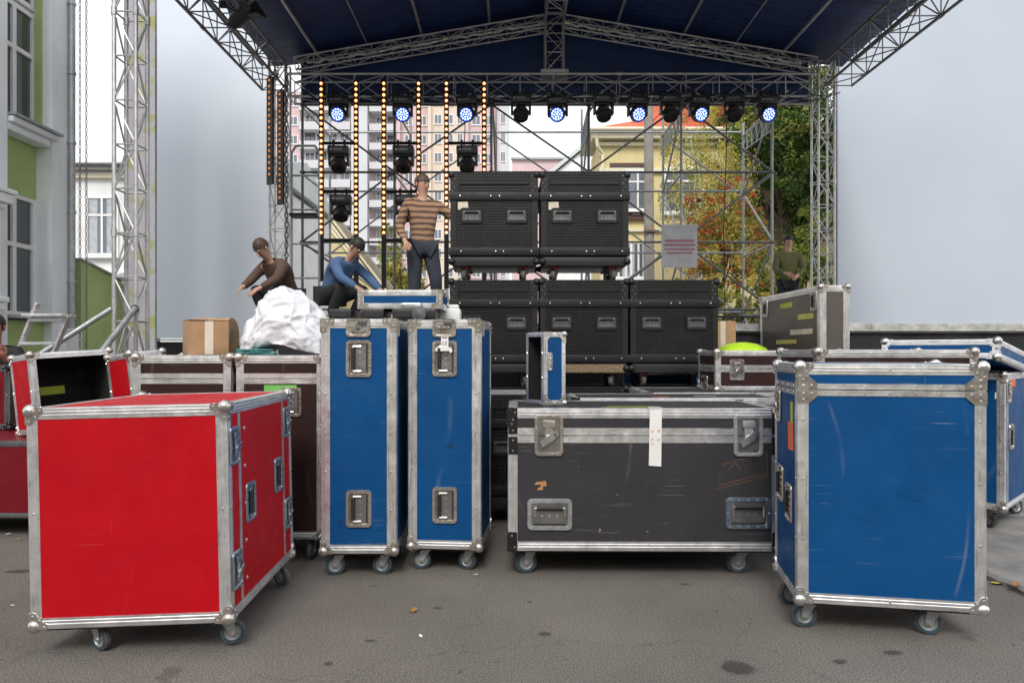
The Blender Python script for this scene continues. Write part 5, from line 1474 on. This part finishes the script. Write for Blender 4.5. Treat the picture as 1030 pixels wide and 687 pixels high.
# apartment tower far behind
ap = thing('apartment_block', 'tall pink, beige and grey apartment block with balconies far behind the stage', 'building', (-16.5, 100, 0))
def apx(px): return (px - 515)/687*100 + 16.5
def apz(py): return 1.3 + (353 - py)/687*100
segs = ((276, 302, 'pink_render', 0), (302, 355, 'grey_render', .4), (355, 371, 'grey_render', -1.2), (371, 402, 'pink_render', 1.6), (402, 433, 'pink_render', 0), (433, 470, 'beige_render', -.6), (470, 500, 'pink_render', -.2), (500, 512, 'grey_render', -1.0))
for a, b_, mt, off in segs:
    q = MB(); q.box(((apx(a)+apx(b_))/2, 6 + off/2, apz(92)/2), (apx(b_)-apx(a), 12 - off, apz(92)), mt); put('wall', q.mesh('wall', False), ap)
FL = 2.78
nfl = 14
for f_ in range(nfl):
    z = 1.6 + FL*f_
    for px in (283, 295): win(ap, apx(px), z, 1.3, 1.35)
    # wide balconies
    q = MB(); q.box(((apx(303)+apx(354))/2, -.45, z - 1.1), (apx(354)-apx(303), 1.7, 1.15), 'balcony_white'); q.box(((apx(303)+apx(354))/2, -.9, z + .0 - 1.72 + 2.75), (apx(354)-apx(303), .3, .12), 'grey_render'); put('balcony', q.mesh('balcony', False), ap)
    for px in (311, 322, 334, 346): win(ap, apx(px), z + .35, 1.45, 1.4, frame='window_white' if (f_*3 + px) % 4 else 'window_brown', yoff=.36)
    q = MB(); q.box(((apx(372)+apx(401))/2, .5, z - 1.1), (apx(401)-apx(372), 2.2, 1.0), 'balcony_white'); put('balcony', q.mesh('balcony', False), ap)
    win(ap, apx(392), z + .3, 1.1, 1.5, frame='window_brown', yoff=1.55); win(ap, apx(380), z + .3, 1.1, 1.5, yoff=1.55)
    for px, wd, of in ((411, 1.2, -.03), (425, 1.2, -.03), (441, 1.1, -.63), (452, 1.3, -.63), (463, .8, -.63), (479, 1.3, -.23), (491, 1.0, -.23), (506, .7, -1.03)): win(ap, apx(px), z, wd, 1.45, yoff=of)
for px in (402, 433, 470, 500):
    q = MB(); q.box((apx(px), -.9, apz(92)/2), (.5, .6, apz(92)), 'pink_render' if px != 433 else 'beige_render'); put('pilaster', q.mesh('pilaster', False), ap)

lp = wall_house('low_building', 'low dull pink shed-like building far behind the stacked cases', .0, 6.0, 70, apz(163)*.0 + 1.3 + (353-161)/687*70, 'pink_render')
q = MB(); q.box((0, -.1, 20.95), (6.2, .4, .2), 'window_grey'); put('roof_edge', q.mesh('roof_edge', False), lp)
win(lp, -1.9, 19.2, .7, .9); win(lp, .6, 19.2, .7, .9)
ws = thing('white_house', 'small white house with a pitched roof beyond the stage, left of the red roof', 'building', (5.4, 50, 0))
q = MB(); poly_wall(q, [(-2.6, 0), (4, 0), (4, 15.2), (-.4, 15.8), (-2.6, 14.0)], 0, 8, 'white_render'); put('wall', q.mesh('wall', False), ws)
q = MB(); poly_wall(q, [(-2.9, 13.9), (-.4, 15.95), (4, 15.35), (4, 15.6), (-.4, 16.25), (-3.0, 14.15)], -.3, 8, 'metal_roof'); put('roof', q.mesh('roof', False), ws)

# yellow house on the right with the red roof
yr = thing('yellow_house', 'cream house with a red hipped roof behind the utility pole', 'building', (2.9, 25, 0))
def yx(px, Y=25): return (px - 515)/687*Y - 2.9
def yz(py, Y=25): return 1.3 + (353 - py)/687*Y
q = MB(); q.box((yx(603) + 4.5, 1.3, yz(142)/2), (9, 2.6, yz(142)), 'cream_render'); put('wall', q.mesh('wall', False), yr)
q = MB(); q.box((yx(603) + 4.4, -.15, yz(138)), (9.4, .5, .30), 'cream_trim'); q.box((yx(603) + 4.5, -.06, yz(172)), (9.04, .14, .14), 'cream_trim'); q.box((yx(603) + 4.5, -.06, yz(146)), (9.1, .18, .12), 'cream_trim'); q.box((yx(603) + 4.5, -.05, yz(232)), (9.03, .12, .10), 'cream_trim'); put('cornice', q.mesh('cornice', False), yr)
q = MB(); A_ = yx(596); 
e = yz(134)
vs = [(A_ - .2, -.5, e), (A_ + 9.8, -.5, e), (A_ + 9.8, 3.0, e), (A_ - .2, 3.0, e), (A_ + 1.5, .6, e + .62), (A_ + 8.2, .6, e + .62), (A_ + 8.2, 2.2, e + .62), (A_ + 1.5, 2.2, e + .62), (A_ + 3.4, 1.2, e + 2.2), (A_ + 6.4, 1.2, e + 2.2), (A_ + 6.4, 1.8, e + 2.2), (A_ + 3.4, 1.8, e + 2.2)]
q.add(vs, [(3, 2, 1, 0)], 'cream_trim')
fs = []
for a in (0, 4):
    for k in range(4): fs.append((a + k, a + (k+1) % 4, a + 4 + (k+1) % 4, a + 4 + k))
fs.append((8, 9, 10, 11))
q.add(vs, fs, 'red_roof'); put('roof', q.mesh('roof', False), yr)
q = MB()
for k in range(1, 9): q.tube((A_ + 1.5 + k*.8, .58, e + .64), (A_ + 3.4 + k*.36, 1.18, e + 2.22), .025, 'red_roof', 5)
q.tube((A_ - .3, -.55, e - .02), (A_ + 9.8, -.55, e - .02), .07, 'cream_trim', 8); put('gutter', q.mesh('gutter', False), yr)
win(yr, yx(634), yz(192), 1.5, 2.0, frame='window_brown', gl='window_glass', mull=1, trans=.5); win(yr, yx(641), yz(192), .9, 1.5, mull=1, trans=.7, yoff=-.1)
win(yr, yx(642), yz(262), 1.0, 1.35, mull=1, curt=True); win(yr, yx(622), yz(262), 1.0, 1.35, mull=1, curt=True); win(yr, yx(685), yz(192), 1.3, 1.7, trans=.7)
q = MB(); q.path([(yx(598), -.4, yz(136)), (yx(600), -.3, yz(150)), (yx(606), -.12, yz(156)), (yx(606), -.12, 0)], .06, 'cream_trim', 8); put('drainpipe', q.mesh('drainpipe'), yr)

up = thing('utility_pole', 'weathered concrete utility pole in front of the cream house', 'pole', ((653.5 - 515)/687*18, 18, 0))
q = MB(); q.tube((0, 0, 0), (-.03, 0, 8.1), .155, 'concrete_pole', 14, .115); put('shaft', q.mesh('shaft'), up)
q = MB(); q.lathe([(.15, 2.80), (.165, 2.82), (.165, 2.88), (.15, 2.9)], 'dark_steel', 14, close=False); q.lathe([(.145, 4.40), (.16, 4.42), (.16, 4.48), (.145, 4.5)], 'leaf_dry', 14, close=False); q.box((.02, -.15, 4.43), (.4, .06, .05), 'dark_steel'); put('clamp_band', q.mesh('clamp_band'), up)

# stepladder on the left
sl = thing('stepladder', 'aluminium stepladder leaning behind the foam-lined red case', 'ladder', ((19 - 515)/687*6.9, 6.9, 0))
for sx in (-1, 1):
    q = MB(); q.box((sx*.17, 0, 0), (.028, .06, 1.85), 'aluminium', Matrix.Translation((0, 0, .84)) @ Matrix.Rotation(R(22), 4, 'Y') @ Matrix.Translation((0, 0, 0)), bev=.004); put('rail', q.mesh('rail', False), sl, Matrix.Translation((0, 0, .02)))
for k in range(7):
    z = .20 + k*.235; q = MB(); q.box((math.tan(R(22))*(z - .84), 0, z), (.32, .13, .028), 'aluminium', bev=.004); put('step', q.mesh('step', False), sl)
q = MB(); q.box((math.tan(R(22))*.80 - .02, 0, 1.655), (.40, .24, .03), 'aluminium', bev=.006); put('top_platform', q.mesh('top_platform', False), sl)

# ---------------------------------------------------------------- trees
def tree(name, label, loc, hgt, clumps, leafmats, nleaf, size, trunk_r, bark='bark', seed=0, extra=None, lean=0, droop=0.0, group=None, cat='tree'):
    rn = random.Random(seed)
    o = thing(name, label, cat, loc, 0, group)
    q = MB(); p = Vector((0, 0, 0)); pts = [p.copy()]
    n = 7
    for k in range(n): p = p + Vector((rn.uniform(-.12, .12) + lean/n, rn.uniform(-.12, .12), hgt*.82/n)); pts.append(p.copy())
    for k in range(n): q.tube(pts[k], pts[k+1], trunk_r*(1 - k/n*.8), bark, 9, trunk_r*(1 - (k+1)/n*.8))
    for (cx, cy, cz, rx, ry, rz_) in clumps:
        t_ = min(.95, max(.2, (cz - .25*hgt) / (hgt*.82))); base = pts[min(n-1, int(t_*n))]
        mid = base.lerp(Vector((cx, cy, cz)), .5) + Vector((rn.uniform(-.2, .2), rn.uniform(-.2, .2), .15))
        r0 = trunk_r*.35
        q.tube(base, mid, r0, bark, 6, r0*.6); q.tube(mid, (cx, cy, cz), r0*.6, bark, 6, r0*.25)
        for _ in range(4):
            e = Vector((cx + rn.uniform(-rx, rx)*.8, cy + rn.uniform(-ry, ry)*.8, cz + rn.uniform(-rz_, rz_)*.7)); q.tube(mid.lerp(Vector((cx, cy, cz)), .6), e, r0*.3, bark, 4, r0*.1)
    put('trunk', q.mesh('trunk'), o)
    vs, fs, ms = [], [], []
    tot = sum(c[3]*c[4]*c[5] for c in clumps)
    mats = list(dict.fromkeys(m_ for m_, _ in leafmats)); wts = [w_ for _, w_ in leafmats]
    for ci, (cx, cy, cz, rx, ry, rz_) in enumerate(clumps):
        k = int(nleaf*rx*ry*rz_/tot); sub = [(rn.gauss(0, .55), rn.gauss(0, .55), rn.gauss(0, .55), rn.uniform(.18, .42)) for _ in range(max(5, k//90))]
        subm = [rn.choices(range(len(mats)), wts)[0] for _ in sub]
        for _ in range(k):
            si = rn.randrange(len(sub)); s_ = sub[si]
            while True:
                a, b_, c_ = rn.uniform(-1, 1), rn.uniform(-1, 1), rn.uniform(-1, 1)
                if a*a + b_*b_ + c_*c_ <= 1: break
            ux, uy, uz = s_[0] + a*s_[3], s_[1] + b_*s_[3], s_[2] + c_*s_[3]
            rr = math.sqrt(ux*ux + uy*uy + uz*uz)
            if rr > 1.15: ux, uy, uz = ux/rr*1.1, uy/rr*1.1, uz/rr*1.1
            c = Vector((cx + ux*rx, cy + uy*ry, cz + uz*rz_))
            if droop: c.z -= droop*rn.random()
            sz = size*rn.uniform(.6, 1.35)
            d1 = Vector((rn.gauss(0, 1), rn.gauss(0, 1), rn.gauss(0, 1) - droop*1.5)).normalized(); d2 = d1.orthogonal().normalized(); d2.rotate(Matrix.Rotation(rn.uniform(0, 6.28), 3, d1))
            i = len(vs)
            vs += [c - d1*sz, c - d2*sz*.5 + d1*sz*.1, c + d1*sz, c + d2*sz*.5 + d1*sz*.1]
            fs.append((i, i+1, i+2, i+3)); ms.append(subm[si] if rn.random() < .72 else rn.choices(range(len(mats)), wts)[0])
    me = bpy.data.meshes.new('crown'); me.from_pydata([tuple(v_) for v_ in vs], [], fs)
    for m_ in mats: me.materials.append(M[m_])
    me.polygons.foreach_set('material_index', ms); me.update(); put('crown', me, o)
    if extra:
        q = MB()
        for _ in range(extra):
            cx, cy, cz, rx, ry, rz_ = rn.choice(clumps); a = rn.uniform(0, 6.28); e = rn.uniform(-.9, 1)
            c = Vector((cx + rx*math.cos(a)*math.sqrt(1-e*e*.9)*.98, cy + ry*math.sin(a)*math.sqrt(1-e*e*.9)*.98, cz + rz_*e))
            if c.y > cy + .3*ry: continue
            for _ in range(9):
                p_ = c + Vector((rn.gauss(0, .075), rn.gauss(0, .075), rn.gauss(0, .05))); q.ball(p_, .024, 'berry_red', 5, 3)
        put('berries', q.mesh('berries'), o)
    return o
def cl(px, py, Y, r, X0, rz_=None, ry=None): return ((px - 515)/687*Y - X0[0], Y - X0[1], 1.3 + (353 - py)/687*Y, r, ry or r, rz_ or r)
B = ((705 - 515)/687*22.0, 22.0)
tree('birch_tree', 'yellow-green birch with drooping twigs behind the middle of the scaffold', (B[0], B[1], 0), 9.0,
     [cl(695, 140, 22, 1.0, B, 1.3), cl(722, 150, 22.3, 1.0, B, 1.3), cl(705, 180, 21.8, 1.1, B, 1.2), cl(737, 185, 22.2, .95, B, 1.3), cl(684, 205, 22, .8, B, 1.1), cl(716, 215, 22.2, 1.0, B, 1.0), cl(680, 165, 22.2, .6, B, 1.0), cl(700, 255, 22.1, .9, B, .9)],
     (('leaf_lime', 6), ('leaf_gold', 5), ('leaf_olive', 2)), 10500, .045, .14, 'birch_bark', 3, droop=.45)
B = ((722 - 515)/687*19.5, 19.5)
tree('rowan_tree', 'rowan covered in orange-red berries behind the right part of the scaffold', (B[0], B[1], 0), 5.0,
     [cl(722, 215, 19.5, .8, B), cl(737, 200, 19.6, .6, B), cl(710, 240, 19.4, .7, B), cl(735, 250, 19.4, .9, B), cl(718, 275, 19.3, .75, B), cl(756, 265, 19.7, .7, B), cl(748, 225, 19.6, .6, B), cl(703, 210, 19.5, .45, B)],
     (('leaf_olive', 4), ('leaf_orange', .8), ('leaf_gold', 3), ('leaf_green', 2)), 11000, .045, .10, 'bark', 5, extra=170)
B = ((795 - 515)/687*24.0, 24.0)
tree('broadleaf_tree', 'big dark green tree behind the rear right tower of the stage', (B[0], B[1], 0), 11.5,
     [cl(770, 120, 24, 1.5, B), cl(800, 115, 24.4, 1.6, B, 1.7), cl(830, 130, 24, 1.5, B), cl(785, 160, 23.8, 1.4, B), cl(815, 175, 24, 1.5, B), cl(770, 200, 24.2, 1.1, B), cl(800, 215, 23.9, 1.3, B), cl(830, 225, 24, 1.3, B), cl(790, 250, 24, 1.1, B), cl(850, 180, 24, 1.6, B), cl(745, 140, 24.6, 1.1, B), cl(815, 80, 24.5, 1.7, B)],
     (('leaf_dark_green', 6), ('leaf_green', 4), ('leaf_olive', 2)), 26000, .085, .26, 'bark', 8)
B = ((812 - 515)/687*21.0, 21.0)
tree('young_tree', 'light green bushy tree at the foot of the dark green tree', (B[0], B[1], 0), 4.5,
     [cl(785, 285, 21, .9, B), cl(812, 260, 21.2, .9, B), cl(830, 290, 21, .9, B), cl(800, 305, 20.8, .9, B), cl(770, 300, 21, .8, B), cl(825, 225, 21.3, .7, B)],
     (('leaf_lime', 4), ('leaf_green', 4), ('leaf_olive', 3)), 9000, .06, .09, 'bark', 9)
B = ((700 - 515)/687*26.0, 26.0)
tree('maple_tree', 'orange-gold treetop showing above the birch under the roof edge', (B[0], B[1], 0), 11.0,
     [cl(700, 112, 26, 1.2, B), cl(722, 104, 26, 1.1, B), cl(745, 115, 26.2, 1.1, B), cl(715, 135, 26, 1.2, B)],
     (('leaf_orange', 4), ('leaf_gold', 4), ('leaf_olive', 3)), 6000, .06, .15, 'bark', 10)
B = ((398 - 515)/687*34.0, 34.0)
tree('young_tree', 'yellow-green bushy tree beside the cream gable, left of the black stack', (B[0], B[1], 0), 6.0,
     [cl(396, 250, 34, 1.0, B, 1.1), cl(408, 265, 34, 1.0, B), cl(390, 275, 34, 1.0, B), cl(412, 285, 34, 1.1, B), cl(400, 300, 34, 1.2, B), cl(425, 262, 34, .8, B)],
     (('leaf_olive', 4), ('leaf_lime', 3), ('leaf_gold', 3), ('leaf_green', 2)), 6000, .08, .10, 'bark', 11)
for k, (px, lab) in enumerate(((680, 'yellow-green shrub at the foot of the birch'), (722, 'yellow-green shrub behind the tall carton'), (757, 'yellow-green shrub left of the light green bushy tree'))):
    B = ((px - 515)/687*18.0, 18.0)
    tree('shrub', lab, (B[0], B[1], 0), 2.2, [cl(px - 10, 310, 18, .55, B), cl(px + 8, 300, 18, .6, B), cl(px, 325, 18, .7, B), cl(px + 14, 330, 18, .6, B)], (('leaf_lime', 4), ('leaf_gold', 3), ('leaf_olive', 3)), 2600, .05, .04, 'bark', 20 + k, group='shrubs behind the stage', cat='shrub')

# ---------------------------------------------------------------- people
def skin_mesh(name, V, E, root, mt, sub=2, parent=None):
    me = bpy.data.meshes.new(name); me.from_pydata([v_[:3] for v_ in V], E, []); me.update()
    ob = bpy.data.objects.new(name, me); col.objects.link(ob)
    sm_ = ob.modifiers.new('s', 'SKIN'); sm_.use_smooth_shade = True
    for i, v_ in enumerate(V):
        s_ = me.skin_vertices[0].data[i]; r = v_[3]; s_.radius = r if isinstance(r, tuple) else (r, r); s_.use_root = (i == root)
    ss = ob.modifiers.new('u', 'SUBSURF'); ss.levels = sub; ss.render_levels = sub
    dg = bpy.context.evaluated_depsgraph_get(); dg.update()
    nm = bpy.data.meshes.new_from_object(ob.evaluated_get(dg)); nm.name = name
    bpy.data.objects.remove(ob); bpy.data.meshes.remove(me)
    nm.materials.clear(); nm.materials.append(M[mt])
    for p_ in nm.polygons: p_.use_smooth = True
    return put(name, nm, parent)
def person(label, loc, rz, J, shirt, trousers, hair, sleeve=1.0, skin_='skin', stripes=None, hair_long=False):
    """J: joint positions in metres, local, facing -Y"""
    o = thing('person', label, 'person', loc, rz)
    V, E, ix = [], [], {}
    def v(n_, r): ix[n_] = len(V); V.append((*J[n_], r)); return ix[n_]
    for n_, r in (('pelvis', (.11, .085)), ('waist', (.095, .07)), ('chest', (.115, .075)), ('neckbase', (.062, .055)), ('neck', .055)): v(n_, r)
    hd = Vector(J['head']); nk = Vector(J['neck']); ax = (hd - nk).normalized()
    V.append((*(hd - ax*.06), (.068, .078))); V.append((*(hd + ax*.03), (.078, .092))); V.append((*(hd + ax*.09), (.062, .075)))
    E += [(0, 1), (1, 2), (2, 3), (3, 4), (4, 5), (5, 6), (6, 7)]
    for s_ in 'LR':
        a = v('sh' + s_, .056); b_ = v('el' + s_, .040); c = v('wr' + s_, .026); E += [(ix['chest'], a), (a, b_), (b_, c)]
        w_ = Vector(J['wr' + s_]); d1 = (w_ - Vector(J['el' + s_])).normalized(); side = d1.cross(Vector((0, -1, 0.3))).normalized(); up_ = side.cross(d1)
        pm = len(V); V.append((*(w_ + d1*.05), (.034, .018))); E.append((c, pm))
        for k in range(4):
            bs = w_ + d1*.085 + side*(-.030 + .020*k); ln = (.065, .078, .074, .058)[k]
            i0 = len(V); V.append((*bs, .009)); V.append((*(bs + d1*ln*.5 - up_*.006), .0085)); V.append((*(bs + d1*ln*.9 - up_*.024), .0070))
            E += [(pm, i0), (i0, i0+1), (i0+1, i0+2)]
        sgn = 1 if s_ == 'L' else -1
        i0 = len(V); tb_ = w_ + d1*.035 + side*(.036*sgn); V.append((*tb_, .0105)); V.append((*(tb_ + d1*.035 + side*(.016*sgn) - up_*.01), .0095)); V.append((*(tb_ + d1*.062 + side*(.014*sgn) - up_*.022), .008)); E += [(pm, i0), (i0, i0+1), (i0+1, i0+2)]
        a = v('hip' + s_, .088); b_ = v('kn' + s_, .060); c = v('an' + s_, .040); E += [(0, a), (a, b_), (b_, c)]
        t_ = len(V); V.append((*J['toe' + s_], (.036, .028))); E.append((c, t_))
    body = skin_mesh('body', V, E, 0, skin_, 1, o)
    # shirt
    V2, E2 = [], []; i2 = {}
    def v2(n_, r, p_=None): i2[n_] = len(V2); V2.append((*(p_ or J[n_]), r)); return i2[n_]
    V2.append((J['pelvis'][0], J['pelvis'][1], J['pelvis'][2] - (.12 if J['pelvis'][2] > .6 else .05), (.155, .125))); E2.append((0, 1))
    for n_, r in (('pelvis', (.158, .125)), ('waist', (.145, .115)), ('chest', (.172, .128)), ('neckbase', (.085, .075))): v2(n_, r)
    E2 += [(1, 2), (2, 3), (3, 4)]
    for s_ in 'LR':
        a = v2('sh' + s_, .076); E2.append((3, a)); el_ = Vector(J['el' + s_]); wr_ = Vector(J['wr' + s_])
        b_ = v2('el' + s_, .058); E2.append((a, b_))
        if sleeve > .5: c = v2('wr' + s_, .042, tuple(el_.lerp(wr_, .93))); E2.append((b_, c))
    top = skin_mesh('shirt', V2, E2, 0, shirt, 2, o)
    if stripes:
        top.data.materials.append(M[stripes])
        for p_ in top.data.polygons: p_.material_index = int((p_.center.z*16) % 2 > 1)
    V3, E3 = [(*J['pelvis'], (.150, .120))], []
    for s_ in 'LR':
        i0 = len(V3); V3 += [(*J['hip' + s_], .116), (*J['kn' + s_], .078), (*tuple(Vector(J['kn' + s_]).lerp(Vector(J['an' + s_]), .94)), .062)]; E3 += [(0, i0), (i0, i0+1), (i0+1, i0+2)]
    skin_mesh('trousers', V3, E3, 0, trousers, 2, o)
    for s_ in 'LR':
        a = Vector(J['an' + s_]); t_ = Vector(J['toe' + s_]); q = MB(); d1 = (t_ - a); d1.z = 0; d1.normalize(); ang = math.atan2(d1.y, d1.x); c = a.lerp(t_, .45); c.z = min(a.z, t_.z)
        T = Matrix.Translation((c.x, c.y, c.z - .005)) @ Matrix.Rotation(ang, 4, 'Z')
        q.ball((0, 0, 0), 1, 'rubber_black', 14, 8, (.145, .052, .048), T); q.box((0, 0, -.035), (.25, .085, .02), 'plastic_black', T, bev=.008); q.ball((-.07, 0, .03), .055, 'rubber_black', 12, 8, (1, .85, 1.1), T); put('shoe', q.mesh('shoe'), o)
    # face and hair, head frame
    F = ax; fwd = Vector(J.get('look', (0, -1, 0))).normalized(); rt = fwd.cross(F).normalized(); fwd = F.cross(rt).normalized()
    Hm = Matrix.Identity(4)
    for i in range(3): Hm[i][0] = rt[i]; Hm[i][1] = -fwd[i]; Hm[i][2] = F[i]
    Hm.translation = hd
    q = MB(); q.ball((0, .014, .035), 1, hair, 20, 12, (.088, .098, .098), Hm, top=False)
    vs, fs, ms = q.v, q.f, q.m
    q2 = MB(); inv = Hm.inverted()
    keep = []
    for f_ in fs:
        c = sum((inv @ Vector(vs[i]) for i in f_), Vector()) / len(f_)
        if c.z > .045 or (c.y > .015 and c.z > (-.08 if not hair_long else -.2)): keep.append(f_)
    q2.add(vs, keep, hair); put('hair', q2.mesh('hair'), o)
    for sx in (-1, 1):
        q = MB(); q.ball((sx*.030, -.073, .018), .0105, 'eye_white', 8, 6, T=Hm); q.ball((sx*.030, -.0795, .018), .0058, 'black_ink', 6, 4, T=Hm); put('eye', q.mesh('eye'), o)
        q = MB(); q.box((sx*.030, -.085, .038), (.032, .008, .006), hair, Hm); put('eyebrow', q.mesh('eyebrow'), o)
        q = MB(); q.ball((sx*.083, .008, 0), .022, skin_, 8, 6, (.35, .8, 1.3), Hm); put('ear', q.mesh('ear'), o)
    q = MB()
    q.add([(0, -.112, -.025), (-.017, -.082, -.03), (.017, -.082, -.03), (0, -.082, .022)], [(0, 2, 1), (0, 1, 3), (0, 3, 2), (1, 2, 3)], skin_, Hm)
    put('nose', q.mesh('nose'), o)
    q = MB(); q.box((0, -.082, -.052), (.042, .010, .010), 'lip', Hm, bev=.003)
    put('mouth', q.mesh('mouth'), o)
    return o
def stand(**kw):
    J = dict(pelvis=(0, 0, .95), waist=(0, 0, 1.10), chest=(0, .0, 1.32), neckbase=(0, .01, 1.45), neck=(0, 0, 1.52), head=(0, -.01, 1.64),
             shL=(.18, 0, 1.41), elL=(.24, .02, 1.13), wrL=(.25, -.08, .88), shR=(-.18, 0, 1.41), elR=(-.24, .02, 1.13), wrR=(-.25, -.08, .88),
             hipL=(.09, 0, .90), knL=(.10, -.02, .50), anL=(.11, .02, .09), toeL=(.12, -.14, .045), hipR=(-.09, 0, .90), knR=(-.10, -.02, .50), anR=(-.11, .02, .09), toeR=(-.12, -.14, .045))
    J.update(kw); return J
# standing worker on the stage: reaches to the right
person('standing worker on the stage in a tan and brown striped top, beside the black stack', ((425 - 515)/687*8.0, 8.0, 1.6), 20,
       stand(elR=(-.27, .03, 1.14), wrR=(-.24, -.16, .95), elL=(.38, -.08, 1.26), wrL=(.56, -.20, 1.36), knL=(.14, -.10, .50), anL=(.18, .04, .10), toeL=(.19, -.12, .045), look=(.4, -1, -.1)), 'cloth_striped', 'denim_dark', 'hair_brown')
crouch = dict(pelvis=(0, .05, .36), waist=(0, .0, .50), chest=(0, -.16, .68), neckbase=(0, -.25, .78), neck=(0, -.30, .83), head=(0, -.38, .92),
              shL=(.18, -.20, .74), elL=(.27, -.38, .55), wrL=(.20, -.58, .42), shR=(-.18, -.20, .74), elR=(-.27, -.38, .55), wrR=(-.20, -.58, .42),
              hipL=(.10, .03, .36), knL=(.20, -.34, .46), anL=(.18, -.12, .09), toeL=(.20, -.28, .045), hipR=(-.10, .03, .36), knR=(-.20, -.34, .46), anR=(-.18, -.12, .09), toeR=(-.20, -.28, .045), look=(0, -1, -.7))
person('crouching worker in a blue shirt and black trousers above the plastic bundle', ((335 - 515)/687*8.3, 8.3, 1.6), 60, crouch, 'cloth_blue', 'cloth_black', 'hair_dark')
person('crouching worker in dark clothes behind the plastic bundle, left of the blue-shirted one', ((288 - 515)/687*8.5, 8.5, 1.6), -30, {**crouch, 'elR': (-.27, -.34, .54), 'wrR': (-.16, -.52, .46)}, 'cloth_brown', 'cloth_black', 'hair_brown')
person('worker in dark olive clothes standing at the right rear of the stage', ((793 - 515)/687*12.2, 12.2, 1.6), -10, stand(elL=(.24, -.08, 1.14), wrL=(.10, -.24, 1.02), elR=(-.24, -.08, 1.14), wrR=(-.10, -.24, 1.06)), 'cloth_olive', 'cloth_black', 'hair_dark')
person('worker in a dark jacket at the left picture edge, hand raised', ((-1 - 515)/687*6.25, 6.25, -.0), 15,
       stand(**{k: (v_[0], v_[1] - (.10 if v_[2] > 1 else 0), v_[2] - .13) for k, v_ in stand().items() if v_[2] > 1.2}, elL=(.27, -.20, 1.04), wrL=(.20, -.40, 1.24), elR=(-.27, -.20, 1.08), wrR=(-.14, -.44, 1.16), look=(0, -1, -.3)), 'cloth_black', 'denim_dark', 'hair_dark', skin_='skin_tan')

# ---------------------------------------------------------------- unseen building and trees, added behind the camera for metal and panels to mirror
ob_ = thing('added_building', 'long ochre building, unseen, added behind the photographer for reflections', 'building', (0, -15, 0))
q = MB(); q.box((0, -4, 4.3), (60, 8, 8.6), 'cream_render'); put('wall', q.mesh('wall', False), ob_)
q = MB(); q.box((0, .12, .6), (60.1, .2, 1.2), 'kerb_concrete'); put('plinth', q.mesh('plinth', False), ob_)
q = MB(); q.prism([(-8.6, 8.62), (.6, 8.62), (-4, 10.6)], -30.4, 30.4, 'metal_roof', Matrix(((0, 0, 1, 0), (1, 0, 0, 0), (0, 1, 0, 0), (0, 0, 0, 1)))); put('roof', q.mesh('roof', False), ob_)
for k in range(17):
    for z in (2.6, 6.2):
        o = win(ob_, -27 + k*3.4, z, 1.5, 2.0, gl='window_glass', trans=.68); o.matrix_local = Matrix.Translation((-27 + k*3.4, .03, z)) @ Matrix.Rotation(R(180), 4, 'Z')
for k, (x, s_) in enumerate(((-13, 61), (-4.5, 62), (7, 63), (17, 64))):
    tree('added_tree', ('unseen leafy tree added behind the photographer for reflections, far left', 'unseen leafy tree added behind the photographer for reflections, left of the middle', 'unseen leafy tree added behind the photographer for reflections, right of the middle', 'unseen leafy tree added behind the photographer for reflections, far right')[k], (x, -11.5, 0), 6.5,
         [(0, 0, 4.6, 1.7, 1.5, 1.3), (-1.1, .2, 3.9, 1.2, 1.2, 1.0), (1.2, 0, 4.0, 1.2, 1.2, 1.0), (0, .1, 5.8, 1.2, 1.1, .9)], (('leaf_green', 3), ('leaf_olive', 2), ('leaf_gold', 1)), 2500, .14, .16, 'bark', s_)
